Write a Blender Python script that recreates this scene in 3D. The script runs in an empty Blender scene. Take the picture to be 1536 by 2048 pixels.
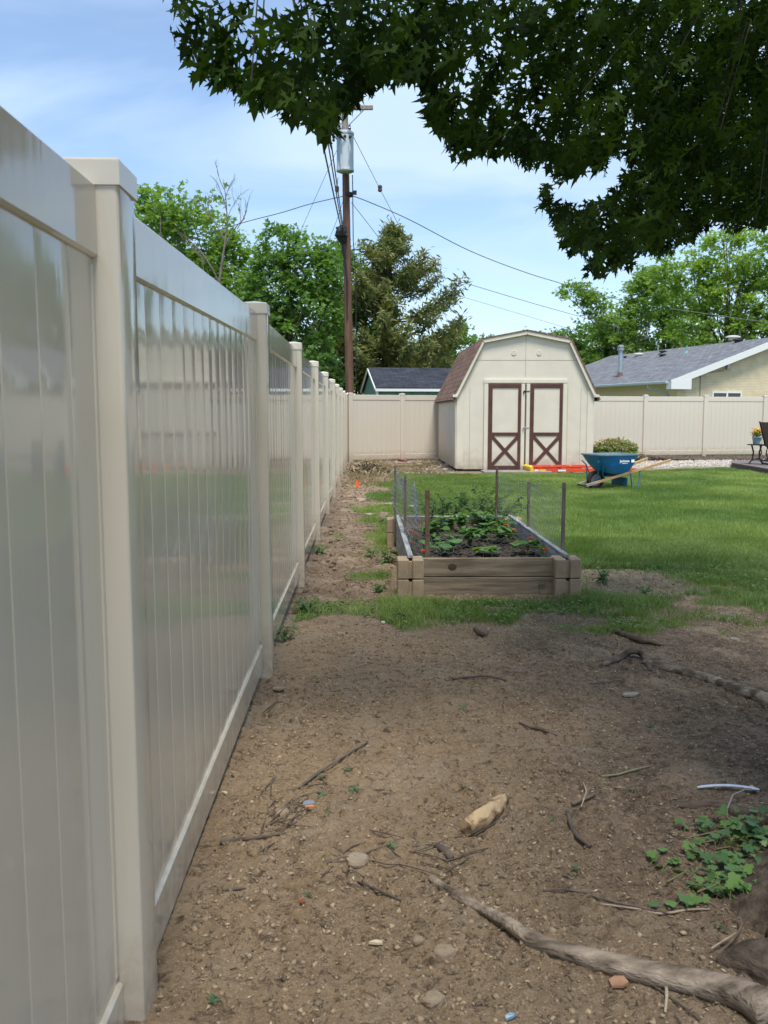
import bpy, math, random
import numpy as np
from mathutils import Vector, Matrix
R = math.radians
random.seed(7); rng = np.random.default_rng(7)
scn = bpy.context.scene
col = scn.collection

# ---------------------------------------------------------------- camera, sky, sun
F, XV, YH, CZ = 1770.0, 730.0, 826.0, 1.32          # focal length (px), vanishing point, horizon, eye height
cd = bpy.data.cameras.new('camera'); cam = bpy.data.objects.new('camera', cd); col.objects.link(cam)
cd.sensor_fit = 'VERTICAL'; cd.sensor_height = 24.0; cd.lens = 24.0 * F / 2048
cd.clip_start = 0.05; cd.clip_end = 5000
pitch = math.atan((1024 - YH) / F); yaw = math.atan((768 - XV) / F)
cam.location = (0, 0, CZ); cam.rotation_euler = (math.pi / 2 - pitch, 0, -yaw)
cd.dof.use_dof = True; cd.dof.focus_distance = 6.0; cd.dof.aperture_fstop = cd.lens / 3.6
scn.camera = cam

SUN_EL, SUN_AZ = 67.0, 172.0                          # azimuth from +Y clockwise: behind the camera, to the right
world = bpy.data.worlds.new('World'); scn.world = world; world.use_nodes = True
wn = world.node_tree; wn.nodes.clear()
def wnode(t, **k):
    n = wn.nodes.new(t)
    for a, b in k.items(): setattr(n, a, b)
    return n
sky = wnode('ShaderNodeTexSky', sky_type='NISHITA', sun_disc=False, sun_elevation=R(SUN_EL), sun_rotation=R(SUN_AZ))
sky.air_density = 1.0; sky.dust_density = 0.6; sky.ozone_density = 2.6
bg1 = wnode('ShaderNodeBackground'); bg1.inputs[1].default_value = 0.12
bg2 = wnode('ShaderNodeBackground'); bg2.inputs[0].default_value = (0.62, 0.79, 1.0, 1); bg2.inputs[1].default_value = 0.66
tc = wnode('ShaderNodeTexCoord'); sep = wnode('ShaderNodeSeparateXYZ')
wn.links.new(tc.outputs['Generated'], sep.inputs[0])
def wm(op, a, b):
    n = wnode('ShaderNodeMath', operation=op)
    for i, v in enumerate((a, b)):
        if isinstance(v, (int, float)): n.inputs[i].default_value = v
        else: wn.links.new(v, n.inputs[i])
    return n.outputs[0]
zz = wm('ADD', wm('MAXIMUM', sep.outputs[2], 0.0), 0.12)
cx = wm('DIVIDE', sep.outputs[0], zz); cy = wm('DIVIDE', sep.outputs[1], zz)
cmb = wnode('ShaderNodeCombineXYZ'); wn.links.new(cx, cmb.inputs[0]); wn.links.new(cy, cmb.inputs[1])
mp = wnode('ShaderNodeMapping'); mp.inputs['Scale'].default_value = (0.7, 1.0, 1); mp.inputs['Rotation'].default_value = (0, 0, 0.5)
mp.inputs['Location'].default_value = (2.3, 1.1, 0)
wn.links.new(cmb.outputs[0], mp.inputs[0])
nz = wnode('ShaderNodeTexNoise'); nz.inputs['Scale'].default_value = 1.0; nz.inputs['Detail'].default_value = 7; nz.inputs['Roughness'].default_value = 0.5
nz.inputs['Distortion'].default_value = 0.9
wn.links.new(mp.outputs[0], nz.inputs['Vector'])
rp = wnode('ShaderNodeValToRGB'); rp.color_ramp.elements[0].position = 0.42; rp.color_ramp.elements[1].position = 0.66
rp.color_ramp.elements[0].color = (0.10, 0.10, 0.10, 1); rp.color_ramp.elements[1].color = (0.85, 0.85, 0.85, 1)
wn.links.new(nz.outputs[0], rp.inputs[0])
mxs = wnode('ShaderNodeMixShader'); wo = wnode('ShaderNodeOutputWorld')
wn.links.new(sky.outputs[0], bg1.inputs[0]); wn.links.new(rp.outputs[0], mxs.inputs[0])
wn.links.new(bg1.outputs[0], mxs.inputs[1]); wn.links.new(bg2.outputs[0], mxs.inputs[2]); wn.links.new(mxs.outputs[0], wo.inputs[0])

sd = bpy.data.lights.new('sun', 'SUN'); sun = bpy.data.objects.new('sun', sd); col.objects.link(sun)
sd.energy = 2.4; sd.angle = R(18.0); sd.color = (1.0, 0.95, 0.86)
el, az = R(SUN_EL), R(SUN_AZ)
sdir = Vector((math.sin(az) * math.cos(el), math.cos(az) * math.cos(el), math.sin(el)))
sun.rotation_euler = sdir.to_track_quat('Z', 'Y').to_euler(); sun.location = sdir * 60
vs = scn.view_settings; vs.view_transform = 'Standard'; vs.look = 'None'; vs.gamma = 1; vs.use_curve_mapping = False; vs.exposure = 0.86

# ---------------------------------------------------------------- noise and projection helpers
def _h(ix, iy, s):
    n = (ix.astype(np.int64) * 374761393 + iy.astype(np.int64) * 668265263 + s * 1442695041) & 0xffffffff
    n = ((n ^ (n >> 13)) * 1274126177) & 0xffffffff
    n = n ^ (n >> 16)
    return (n & 0xffffff) / float(0xffffff)
def vn(x, y, s=0):
    x = np.asarray(x, float); y = np.asarray(y, float)
    ix = np.floor(x); iy = np.floor(y); fx = x - ix; fy = y - iy
    fx = fx * fx * (3 - 2 * fx); fy = fy * fy * (3 - 2 * fy)
    a = _h(ix, iy, s); b = _h(ix + 1, iy, s); c = _h(ix, iy + 1, s); d = _h(ix + 1, iy + 1, s)
    return (a * (1 - fx) + b * fx) * (1 - fy) + (c * (1 - fx) + d * fx) * fy
def fbm(x, y, s=0, o=4):
    t = 0; a = .5; tot = 0
    for k in range(o):
        t = t + a * vn(x * 2 ** k, y * 2 ** k, s + k * 17); tot += a; a *= .5
    return t / tot
def worley(x, y, s=0):
    ix = np.floor(x); iy = np.floor(y); best = np.full(np.shape(x), 9.0); sec = best.copy(); idv = np.zeros(np.shape(x))
    for dx in (-1, 0, 1):
        for dy in (-1, 0, 1):
            jx = ix + dx; jy = iy + dy
            d = (jx + _h(jx, jy, s) - x) ** 2 + (jy + _h(jx, jy, s + 5) - y) ** 2
            idn = _h(jx, jy, s + 9)
            c = d < best
            sec = np.where(c, best, np.minimum(sec, d)); idv = np.where(c, idn, idv); best = np.minimum(best, d)
    return np.sqrt(best), np.sqrt(sec), idv
def sst(a, b, x):
    t = np.clip((x - a) / (b - a), 0, 1); return t * t * (3 - 2 * t)
cp, sp_ = math.cos(pitch), math.sin(pitch); cyw, syw = math.cos(yaw), math.sin(yaw)
def ray(u, v):
    x = (u - 768) / F; y = -(v - 1024) / F
    d = Vector((x, cp + y * sp_, -sp_ + y * cp))
    return Vector((d.x * cyw + d.y * syw, -d.x * syw + d.y * cyw, d.z))
def G(u, v, z=0.0):                                    # the point of height z seen at a pixel of the photograph
    d = ray(u, v); t = (z - CZ) / d.z; return Vector((d.x * t, d.y * t, z))
def W(u, v, Y):                                        # the point at depth Y seen at a pixel
    d = ray(u, v); t = Y / d.y; return Vector((d.x * t, Y, CZ + d.z * t))
def proj(P):
    x = P[..., 0]; y = P[..., 1]; z = P[..., 2] - CZ
    cx_ = x * cyw - y * syw; cy_ = x * syw + y * cyw
    dep = cy_ * cp - z * sp_; up = cy_ * sp_ + z * cp
    dep = np.where(np.abs(dep) < 1e-4, 1e-4, dep)
    return 768 + F * cx_ / dep, 1024 - F * up / dep, dep

# ---------------------------------------------------------------- ground shape and cover
def rand_edge(x, y, s, k=1.2): return fbm(x * k, y * k, s, 4) - .5
def lawn(x, y):
    n = rand_edge(x, y, 3, 1.3); n2 = rand_edge(x, y, 21, 4.0)
    main = sst(-.18, .28, x - .28 - .006 * (y - 9) + n * 1.1 - .6 * sst(12, 16, y) * 0) * sst(6.6, 7.3, y + n * 1.2 + n2 * 1.0 + .25 * (x < 1.6))
    top = 18.9 + .12 * (x - 1.4) + np.where(x > 5.4, .45 * (x - 5.4), 0)
    top = np.minimum(top, 21.6)
    main = main * (1 - sst(-.5, .35, y - top + n * 1.2))
    main = main * (1 - sst(9.0, 8.8, x) * 0) * np.where((x > 8.55) & (y > 15.8), 0, 1)
    strip = sst(5.30, 5.65, y + n * 1.0 + n2 * .5) * (1 - sst(6.7, 7.0, y)) * sst(.15, .45, x + n) * (1 - sst(2.0, 2.6, x + n * 1.2) * .55)
    right = sst(1.6, 1.75, x) * sst(5.65, 6.25, y + n * 1.5 + n2 * .5) * (.25 + .75 * sst(.38, .56, fbm(x * 2.6, y * 2.6, 77, 4) + .05)) * (1 - sst(7.6, 8, y))
    weeds = (1 - sst(.1, .3, x)) * sst(5.3, 5.5, y + n * .7) * (1 - sst(6.1, 6.45, y + n * .7)) * sst(.26, .46, fbm(x * 3.3, y * 3.3, 31, 3)) * 1.0
    bedfoot = (x > .15) * (x < 1.7) * (y > 6.0) * (y < 6.36) * .9
    side = (1 - sst(.12, .26, x)) * sst(-.1, .1, x + .12 + n) * (y > 7) * (y < 12.5) * sst(.5, .62, fbm(x * 2.5, y * 2.5, 41, 3)) * .8
    m = np.maximum.reduce([main, strip * .95, right, weeds * .9, bedfoot, side])
    bare = sst(.60, .72, fbm(x * .9, y * .9, 91, 3)) * (y < 7.4) * (y > 6.2) * (1 - sst(2.3, 2.8, x)) * .85        # worn patches in the near lawn
    m = m * (1 - bare)
    pn = fbm(x * 3.6 + 3, y * 4.6, 171, 4); ed = sst(6.5, 5.3, y); m = m * np.where((y < 6.7) & ~((y > 6.0) & (x > .15) & (x < 1.7)), sst(.30 + .16 * ed, .46 + .14 * ed, pn), 1)
    inb = (x > .22) & (x < 1.6) & (y > 6.33) & (y < 9.1)
    return np.where(inb | (x < -.47), 0, np.clip(m, 0, 1))
def hz(x, y):
    x = np.asarray(x, float); y = np.asarray(y, float)
    fade = 1 - sst(26, 40, np.hypot(x, y)) * .9
    h = (fbm(x * .55, y * .55, 5, 3) - .5) * .05 + (fbm(x * 2.3, y * 2.3, 6, 3) - .5) * .030
    h = h * fade
    h += .03 * np.exp(-((x - .15) ** 2 / .2 + (y - 1.9) ** 2 / .25)) - .01
    h += .035 * np.exp(-((x + .50) ** 2 / .02 + (y - 1.75) ** 2 / .05))
    h += .05 * np.exp(-((x - 1.55) ** 2 + (y - 2.3) ** 2) / .25)
    h += -.02 * sst(.25, 0, np.abs(x + .05)) * sst(7, 8, y) * sst(15, 12, y)
    return h
def hzd(x, y):                                        # with clods and crumbs on bare soil
    h = hz(x, y); near = 1 - sst(11, 16, np.hypot(x, y))
    bare = 1 - lawn(x, y) * .8
    wx = x + .03 * vn(x * 14, y * 14, 4); wy = y + .03 * vn(x * 14, y * 14, 8)
    a, b, i = worley(wx * 16, wy * 16, 2); c, d, j = worley(wx * 42, wy * 42, 12)
    amt = .25 + .75 * sst(.42, .62, fbm(x * 1.7, y * 1.7, 55, 3))
    cl = np.clip((b - a) * 2.2, 0, 1) ** .5 * (.25 + .75 * i) * .024 * amt + np.clip((d - c) * 2, 0, 1) ** .5 * (.2 + .8 * j) * .009
    return h + near * bare * (cl + (fbm(x * 9, y * 9, 66, 4) - .5) * .022 - .008)
def gz(x, y): return float(hzd(np.array([x]), np.array([y]))[0])
def gnd(u, v, dz=0.0):
    p = G(u, v)
    for _ in range(3): p = G(u, v, gz(p.x, p.y))
    p.z += dz; return p

# ---------------------------------------------------------------- materials
MATS = {}
def mat(name, color, rough=.6, color2=None, scale=8, bump=0, bscale=40, metallic=0, spec=.5, stretch=None, detail=6,
        attr=None, transl=0, ramp=(.35, .65), coat=0, grime=0):
    if name in MATS: return MATS[name]
    m = bpy.data.materials.new(name); m.use_nodes = True; nt = m.node_tree; N = nt.nodes; L = nt.links
    bs = N['Principled BSDF']; bs.inputs['Roughness'].default_value = rough; bs.inputs['Metallic'].default_value = metallic
    bs.inputs['Specular IOR Level'].default_value = spec; bs.inputs['Coat Weight'].default_value = coat
    tcn = N.new('ShaderNodeTexCoord'); mpn = N.new('ShaderNodeMapping'); L.new(tcn.outputs['Object'], mpn.inputs[0])
    if stretch: mpn.inputs['Scale'].default_value = stretch
    c = (*color, 1)
    bs.inputs['Base Color'].default_value = c
    csock = None
    if color2 is not None:
        mx = N.new('ShaderNodeMix'); mx.data_type = 'RGBA'
        mx.inputs[6].default_value = c; mx.inputs[7].default_value = (*color2, 1)
        if attr:
            at = N.new('ShaderNodeAttribute'); at.attribute_name = attr; L.new(at.outputs['Fac'], mx.inputs[0])
        else:
            nn = N.new('ShaderNodeTexNoise'); nn.inputs['Scale'].default_value = scale; nn.inputs['Detail'].default_value = detail
            L.new(mpn.outputs[0], nn.inputs['Vector'])
            mr = N.new('ShaderNodeMapRange'); mr.inputs[1].default_value = ramp[0]; mr.inputs[2].default_value = ramp[1]
            L.new(nn.outputs[0], mr.inputs[0]); L.new(mr.outputs[0], mx.inputs[0])
        csock = mx.outputs[2]
        if grime:
            gs = N.new('ShaderNodeSeparateXYZ'); L.new(tcn.outputs['Object'], gs.inputs[0]); g1_ = N.new('ShaderNodeMapRange'); g1_.inputs[1].default_value = grime; g1_.inputs[2].default_value = 0; L.new(gs.outputs[2], g1_.inputs[0])
            g2_ = N.new('ShaderNodeTexNoise'); g2_.inputs['Scale'].default_value = 7; g2_.inputs['Detail'].default_value = 8; L.new(tcn.outputs['Object'], g2_.inputs['Vector'])
            g3_ = N.new('ShaderNodeMath'); g3_.operation = 'MULTIPLY'; L.new(g1_.outputs[0], g3_.inputs[0]); L.new(g2_.outputs[0], g3_.inputs[1])
            g4_ = N.new('ShaderNodeMapRange'); g4_.inputs[1].default_value = .12; g4_.inputs[2].default_value = .6; g4_.inputs[4].default_value = .8; L.new(g3_.outputs[0], g4_.inputs[0])
            g5_ = N.new('ShaderNodeMix'); g5_.data_type = 'RGBA'; g5_.inputs[7].default_value = (.30, .25, .18, 1); L.new(g4_.outputs[0], g5_.inputs[0]); L.new(csock, g5_.inputs[6]); csock = g5_.outputs[2]
        L.new(csock, bs.inputs['Base Color'])
    if bump:
        nb = N.new('ShaderNodeTexNoise'); nb.inputs['Scale'].default_value = bscale; nb.inputs['Detail'].default_value = 8
        L.new(mpn.outputs[0], nb.inputs['Vector'])
        bp = N.new('ShaderNodeBump'); bp.inputs['Distance'].default_value = bump; bp.inputs['Strength'].default_value = 1
        L.new(nb.outputs[0], bp.inputs['Height']); L.new(bp.outputs[0], bs.inputs['Normal'])
    if transl:
        out = N['Material Output']; tr = N.new('ShaderNodeBsdfTranslucent'); ms = N.new('ShaderNodeMixShader')
        ms.inputs[0].default_value = transl
        tr.inputs[0].default_value = (min(1, color[0] * 1.6), min(1, color[1] * 1.7), color[2] * .8, 1)
        if csock:
            gm = N.new('ShaderNodeMix'); gm.data_type = 'RGBA'; gm.blend_type = 'MULTIPLY'; gm.inputs[0].default_value = 1
            gm.inputs[7].default_value = (1.6, 1.7, .7, 1); L.new(csock, gm.inputs[6]); L.new(gm.outputs[2], tr.inputs[0])
        L.new(bs.outputs[0], ms.inputs[1]); L.new(tr.outputs[0], ms.inputs[2]); L.new(ms.outputs[0], out.inputs[0])
    MATS[name] = m; return m

# ---------------------------------------------------------------- mesh helpers
class MB:
    def __init__(s): s.v = []; s.f = []; s.m = []; s.mi = 0; s.T = None
    def av(s, pts):
        i = len(s.v)
        for p in pts:
            p = Vector(p)
            if s.T: p = s.T @ p
            s.v.append(tuple(p))
        return i
    def face(s, pts, mi=None):
        i = s.av(pts); s.f.append(tuple(range(i, i + len(pts)))); s.m.append(s.mi if mi is None else mi); return s
    def box(s, c, d, rot=None, bev=0):
        hx, hy, hz_ = d[0] / 2, d[1] / 2, d[2] / 2; c = Vector(c)
        if bev:
            b = min(bev, hx * .9, hy * .9, hz_ * .9); P = []; K = {}
            for sx in (-1, 1):
                for sy in (-1, 1):
                    for sz in (-1, 1):
                        for a in range(3):
                            e = [hx - b, hy - b, hz_ - b]; e[a] = (hx, hy, hz_)[a]
                            K[(sx, sy, sz, a)] = len(P); P.append(Vector((sx * e[0], sy * e[1], sz * e[2])))
            Fs = []
            for a in range(3):
                o = [k for k in range(3) if k != a]
                for sg in (-1, 1):
                    q = []
                    for s1, s2 in ((-1, -1), (1, -1), (1, 1), (-1, 1)):
                        k = [0, 0, 0]; k[a] = sg; k[o[0]] = s1; k[o[1]] = s2; q.append(K[(*k, a)])
                    Fs.append((q, a, sg))
            FF = [q for q, a, sg in Fs]
            for a in range(3):                         # edge strips along axis a
                o = [k for k in range(3) if k != a]
                for s1 in (-1, 1):
                    for s2 in (-1, 1):
                        k0 = [0, 0, 0]; k0[o[0]] = s1; k0[o[1]] = s2; k1 = list(k0); k0[a] = -1; k1[a] = 1
                        FF.append([K[(*k0, o[0])], K[(*k1, o[0])], K[(*k1, o[1])], K[(*k0, o[1])]])
            for sx in (-1, 1):
                for sy in (-1, 1):
                    for sz in (-1, 1): FF.append([K[(sx, sy, sz, a)] for a in range(3)])
            out = []
            for q in FF:
                ctr = sum((P[k] for k in q), Vector()) / len(q); n = (P[q[1]] - P[q[0]]).cross(P[q[2]] - P[q[0]])
                out.append(q if n.dot(ctr) > 0 else q[::-1])
        else:
            P = [Vector((x, y, z)) for x in (-hx, hx) for y in (-hy, hy) for z in (-hz_, hz_)]
            out = [(0, 1, 3, 2), (4, 6, 7, 5), (0, 4, 5, 1), (2, 3, 7, 6), (0, 2, 6, 4), (1, 5, 7, 3)]
        if rot is not None:
            M = rot if isinstance(rot, Matrix) else Matrix.Rotation(rot, 3, 'Z'); P = [M @ p for p in P]
        i = s.av([c + p for p in P])
        for q in out: s.f.append(tuple(i + k for k in q)); s.m.append(s.mi)
        return s
    def bar(s, a, b, w, t, bev=0, roll=0):              # rectangular bar from a to b
        a = Vector(a); b = Vector(b); d = b - a; q = d.to_track_quat('X', 'Z').to_matrix()
        if roll: q = q @ Matrix.Rotation(roll, 3, 'X')
        return s.box((a + b) / 2, (d.length, w, t), q, bev)
    def tube(s, pts, r, n=8, cap=True):
        pts = [Vector(p) for p in pts]; rr = r if hasattr(r, '__len__') else [r] * len(pts)
        up = Vector((0, 0, 1)); rings = []
        for k, p in enumerate(pts):
            t = (pts[min(k + 1, len(pts) - 1)] - pts[max(k - 1, 0)]).normalized()
            if k == 0: x = t.cross(up if abs(t.z) < .9 else Vector((1, 0, 0))).normalized()
            else: x = (x - t * x.dot(t)).normalized()
            y = t.cross(x)
            rings.append(s.av([p + (x * math.cos(2 * math.pi * j / n) + y * math.sin(2 * math.pi * j / n)) * rr[k] for j in range(n)]))
        for k in range(len(pts) - 1):
            a, b = rings[k], rings[k + 1]
            for j in range(n):
                j2 = (j + 1) % n; s.f.append((a + j, a + j2, b + j2, b + j)); s.m.append(s.mi)
        if cap:
            s.f.append(tuple(rings[0] + j for j in range(n - 1, -1, -1))); s.m.append(s.mi)
            s.f.append(tuple(rings[-1] + j for j in range(n))); s.m.append(s.mi)
        return s
    def lathe(s, c, prof, n=16, sx=1, sy=1):
        rings = []
        for (r, z) in prof:
            rings.append(s.av([(c[0] + r * sx * math.cos(2 * math.pi * j / n), c[1] + r * sy * math.sin(2 * math.pi * j / n), c[2] + z) for j in range(n)]))
        for k in range(len(prof) - 1):
            a, b = rings[k], rings[k + 1]
            for j in range(n):
                j2 = (j + 1) % n; s.f.append((a + j, a + j2, b + j2, b + j)); s.m.append(s.mi)
        s.f.append(tuple(rings[0] + j for j in range(n - 1, -1, -1))); s.m.append(s.mi)
        s.f.append(tuple(rings[-1] + j for j in range(n))); s.m.append(s.mi)
        return s
    def prism(s, poly, d):                             # planar polygon (3-D points) extruded by vector d
        d = Vector(d); poly = [Vector(p) for p in poly]; n = len(poly)
        i = s.av(poly + [p + d for p in poly])
        s.f.append(tuple(range(i + n - 1, i - 1, -1))); s.m.append(s.mi)
        s.f.append(tuple(range(i + n, i + 2 * n))); s.m.append(s.mi)
        for k in range(n):
            k2 = (k + 1) % n; s.f.append((i + k, i + k2, i + n + k2, i + n + k)); s.m.append(s.mi)
        return s
ORG = {}
def worg(o):
    v = Vector((0, 0, 0))
    while o is not None: v = v + Vector(o.location); o = o.parent
    return v
def add(name, mb, mats, parent=None, smooth=False, origin=None, fix=True):
    me = bpy.data.meshes.new(name)
    o = bpy.data.objects.new(name, me); col.objects.link(o)
    if parent is not None: o.parent = parent
    if origin is not None: o.location = Vector(origin) - (worg(parent) if parent else Vector())
    w = worg(o)
    me.from_pydata([(x - w.x, y - w.y, z - w.z) for x, y, z in mb.v], [], mb.f)
    mats = mats if isinstance(mats, (list, tuple)) else [mats]
    for m in mats: me.materials.append(m)
    if len(mats) > 1: me.polygons.foreach_set('material_index', mb.m)
    if smooth: me.polygons.foreach_set('use_smooth', [True] * len(me.polygons))
    if fix:
        import bmesh
        bm = bmesh.new(); bm.from_mesh(me); bmesh.ops.remove_doubles(bm, verts=bm.verts, dist=1e-5)
        bmesh.ops.recalc_face_normals(bm, faces=bm.faces); bm.to_mesh(me); bm.free()
    if smooth and smooth != True: me.set_sharp_from_angle(angle=R(smooth))
    me.update(); return o
def npmesh(name, V, Fc, mats, parent=None, attr=None, smooth=False, origin=None, kind=None):
    """V (n,3) array, Fc (m,k) array or list of such arrays"""
    me = bpy.data.meshes.new(name); Fl = Fc if isinstance(Fc, list) else [Fc]
    o = bpy.data.objects.new(name, me); col.objects.link(o)
    if parent is not None: o.parent = parent
    if origin is not None: o.location = Vector(origin) - (worg(parent) if parent else Vector())
    V = V - np.array(worg(o)); me.vertices.add(len(V)); me.vertices.foreach_set('co', V.astype(np.float32).ravel())
    nl = sum(f.size for f in Fl); npol = sum(len(f) for f in Fl)
    me.loops.add(nl); me.polygons.add(npol)
    me.loops.foreach_set('vertex_index', np.concatenate([f.ravel() for f in Fl]).astype(np.int32))
    tot = np.concatenate([np.full(len(f), f.shape[1]) for f in Fl]); st = np.concatenate([[0], np.cumsum(tot)[:-1]])
    me.polygons.foreach_set('loop_start', st.astype(np.int32))
    try: me.polygons.foreach_set('loop_total', tot.astype(np.int32))
    except Exception: pass
    for m in (mats if isinstance(mats, (list, tuple)) else [mats]): me.materials.append(m)
    if attr:
        for k, a in attr.items():
            at = me.attributes.new(k, 'FLOAT', 'POINT'); at.data.foreach_set('value', a.astype(np.float32))
    me.update(calc_edges=True)
    if smooth: me.polygons.foreach_set('use_smooth', [True] * npol)
    if kind: o['kind'] = kind
    return o
def thing(name, label, cat, loc, group=None, rotz=0):
    o = bpy.data.objects.new(name, None); col.objects.link(o); o.location = loc; o.rotation_euler = (0, 0, rotz)
    o['label'] = label; o['category'] = cat
    if group: o['group'] = group
    o.empty_display_size = .1
    return o
def tag(o, label, cat, group=None, kind=None):
    o['label'] = label; o['category'] = cat
    if group: o['group'] = group
    if kind: o['kind'] = kind
    return o
def rotm(n, tilt=1.0):
    """n random rotation matrices; tilt limits how far local z leaves world z"""
    a = rng.uniform(0, 2 * np.pi, n); t = rng.uniform(0, 1, n) * tilt * np.pi / 2; b = rng.uniform(0, 2 * np.pi, n)
    return euler(a, t, b)
def euler(a, t, b):
    ca, sa, ct, st_, cb, sb = np.cos(a), np.sin(a), np.cos(t), np.sin(t), np.cos(b), np.sin(b)
    n = len(a); Z = np.zeros(n); O = np.ones(n)
    Rz = np.stack([ca, -sa, Z, sa, ca, Z, Z, Z, O], -1).reshape(n, 3, 3)
    Rx = np.stack([O, Z, Z, Z, ct, -st_, Z, st_, ct], -1).reshape(n, 3, 3)
    Rb = np.stack([cb, -sb, Z, sb, cb, Z, Z, Z, O], -1).reshape(n, 3, 3)
    return Rb @ Rx @ Rz
def scatter(name, base, faces, pos, Rm, scl, mats, parent=None, val=None, kind=None, origin=None, smooth=False):
    """merge n transformed copies of a small base mesh into one mesh"""
    base = np.asarray(base, float); n = len(pos); k = len(base)
    scl = np.asarray(scl, float)
    if scl.ndim == 1: scl = np.repeat(scl[:, None], 3, 1)
    V = np.einsum('nij,nkj->nki', Rm, base[None] * scl[:, None, :]) + pos[:, None, :]
    Fl = []
    for f in [np.array(faces)]:
        f = np.asarray(f); Fl.append((f[None] + (np.arange(n) * k)[:, None, None]).reshape(-1, f.shape[1]))
    val = rng.uniform(0, 1, n) if val is None else val
    return npmesh(name, V.reshape(-1, 3), Fl, mats, parent, {'rnd': np.repeat(val, k)}, smooth, origin, kind)

# ---------------------------------------------------------------- ground sheet
def axis(segs):
    out = []
    for a, b, d in segs:
        n = max(1, int(round((b - a) / d))); out += list(np.linspace(a, b, n, endpoint=False))
    return np.array(out + [segs[-1][1]])
gxs = axis([(-1500, -100, 350), (-100, -10, 15), (-10, -.6, .5), (-.6, 2.4, .0115), (2.4, 6, .04), (6, 16, .12), (16, 60, 4), (60, 300, 60), (300, 1500, 400)])
gys = axis([(-1500, -100, 350), (-100, -6, 12), (-6, 1.2, .3), (1.2, 5.2, .0115), (5.2, 9, .025), (9, 26, .06), (26, 60, 2), (60, 300, 40), (300, 2500, 400)])
XX, YY = np.meshgrid(gxs, gys); ZZ = hzd(XX, YY)
nx, ny = len(gxs), len(gys)
V = np.stack([XX, YY, ZZ], -1).reshape(-1, 3)
ii = np.arange(nx * ny).reshape(ny, nx)
Fq = np.stack([ii[:-1, :-1], ii[:-1, 1:], ii[1:, 1:], ii[1:, :-1]], -1).reshape(-1, 4)
la = lawn(XX, YY)
far = np.where((XX < -.6) | (YY > 27) | (YY < 0) | (XX > 13), 1.0, 0.0); la = np.maximum(la, far * (np.abs(XX - .5) > 3 * (YY < 3)))
# tan subsoil spread from digging along the fence line, dark humus toward the tree
n1 = fbm(XX * 1.1, YY * 1.1, 44, 4)
tan_ = (1 - sst(.25, 1.45, XX + (n1 - .5) * 1.4 - .10 * (YY - 3.0) * (YY < 5))) * (1 - .85 * sst(4.9, 6.2, YY + (n1 - .5) * 1.5)) + .4 * sst(14, 17, YY) * (XX < 1)
dark = sst(.2, 1.6, XX - .25 * (YY - 3.2) * 0 + (n1 - .5) * 1.6) * (1 - sst(5.6, 6.4, YY)) + 1.2 * sst(.45, .1, XX + (n1 - .5) * .5) * sst(5.6, 6.3, YY) * (1 - sst(11, 15, YY))  # second term paints the shade beside the fence into the soil colour
gravel = ((XX > 6.6) & (XX < 13) & (YY > 20.5)).astype(float) * sst(-.2, .2, YY - (21.3 + .2 * (XX - 7)) + (n1 - .5)) * (1 - sst(-.3, .2, YY - (24.2 + .16 * (XX - 7)) + (n1 - .5) * 1.2)) * sst(6.8, 7.6, XX + n1)

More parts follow.
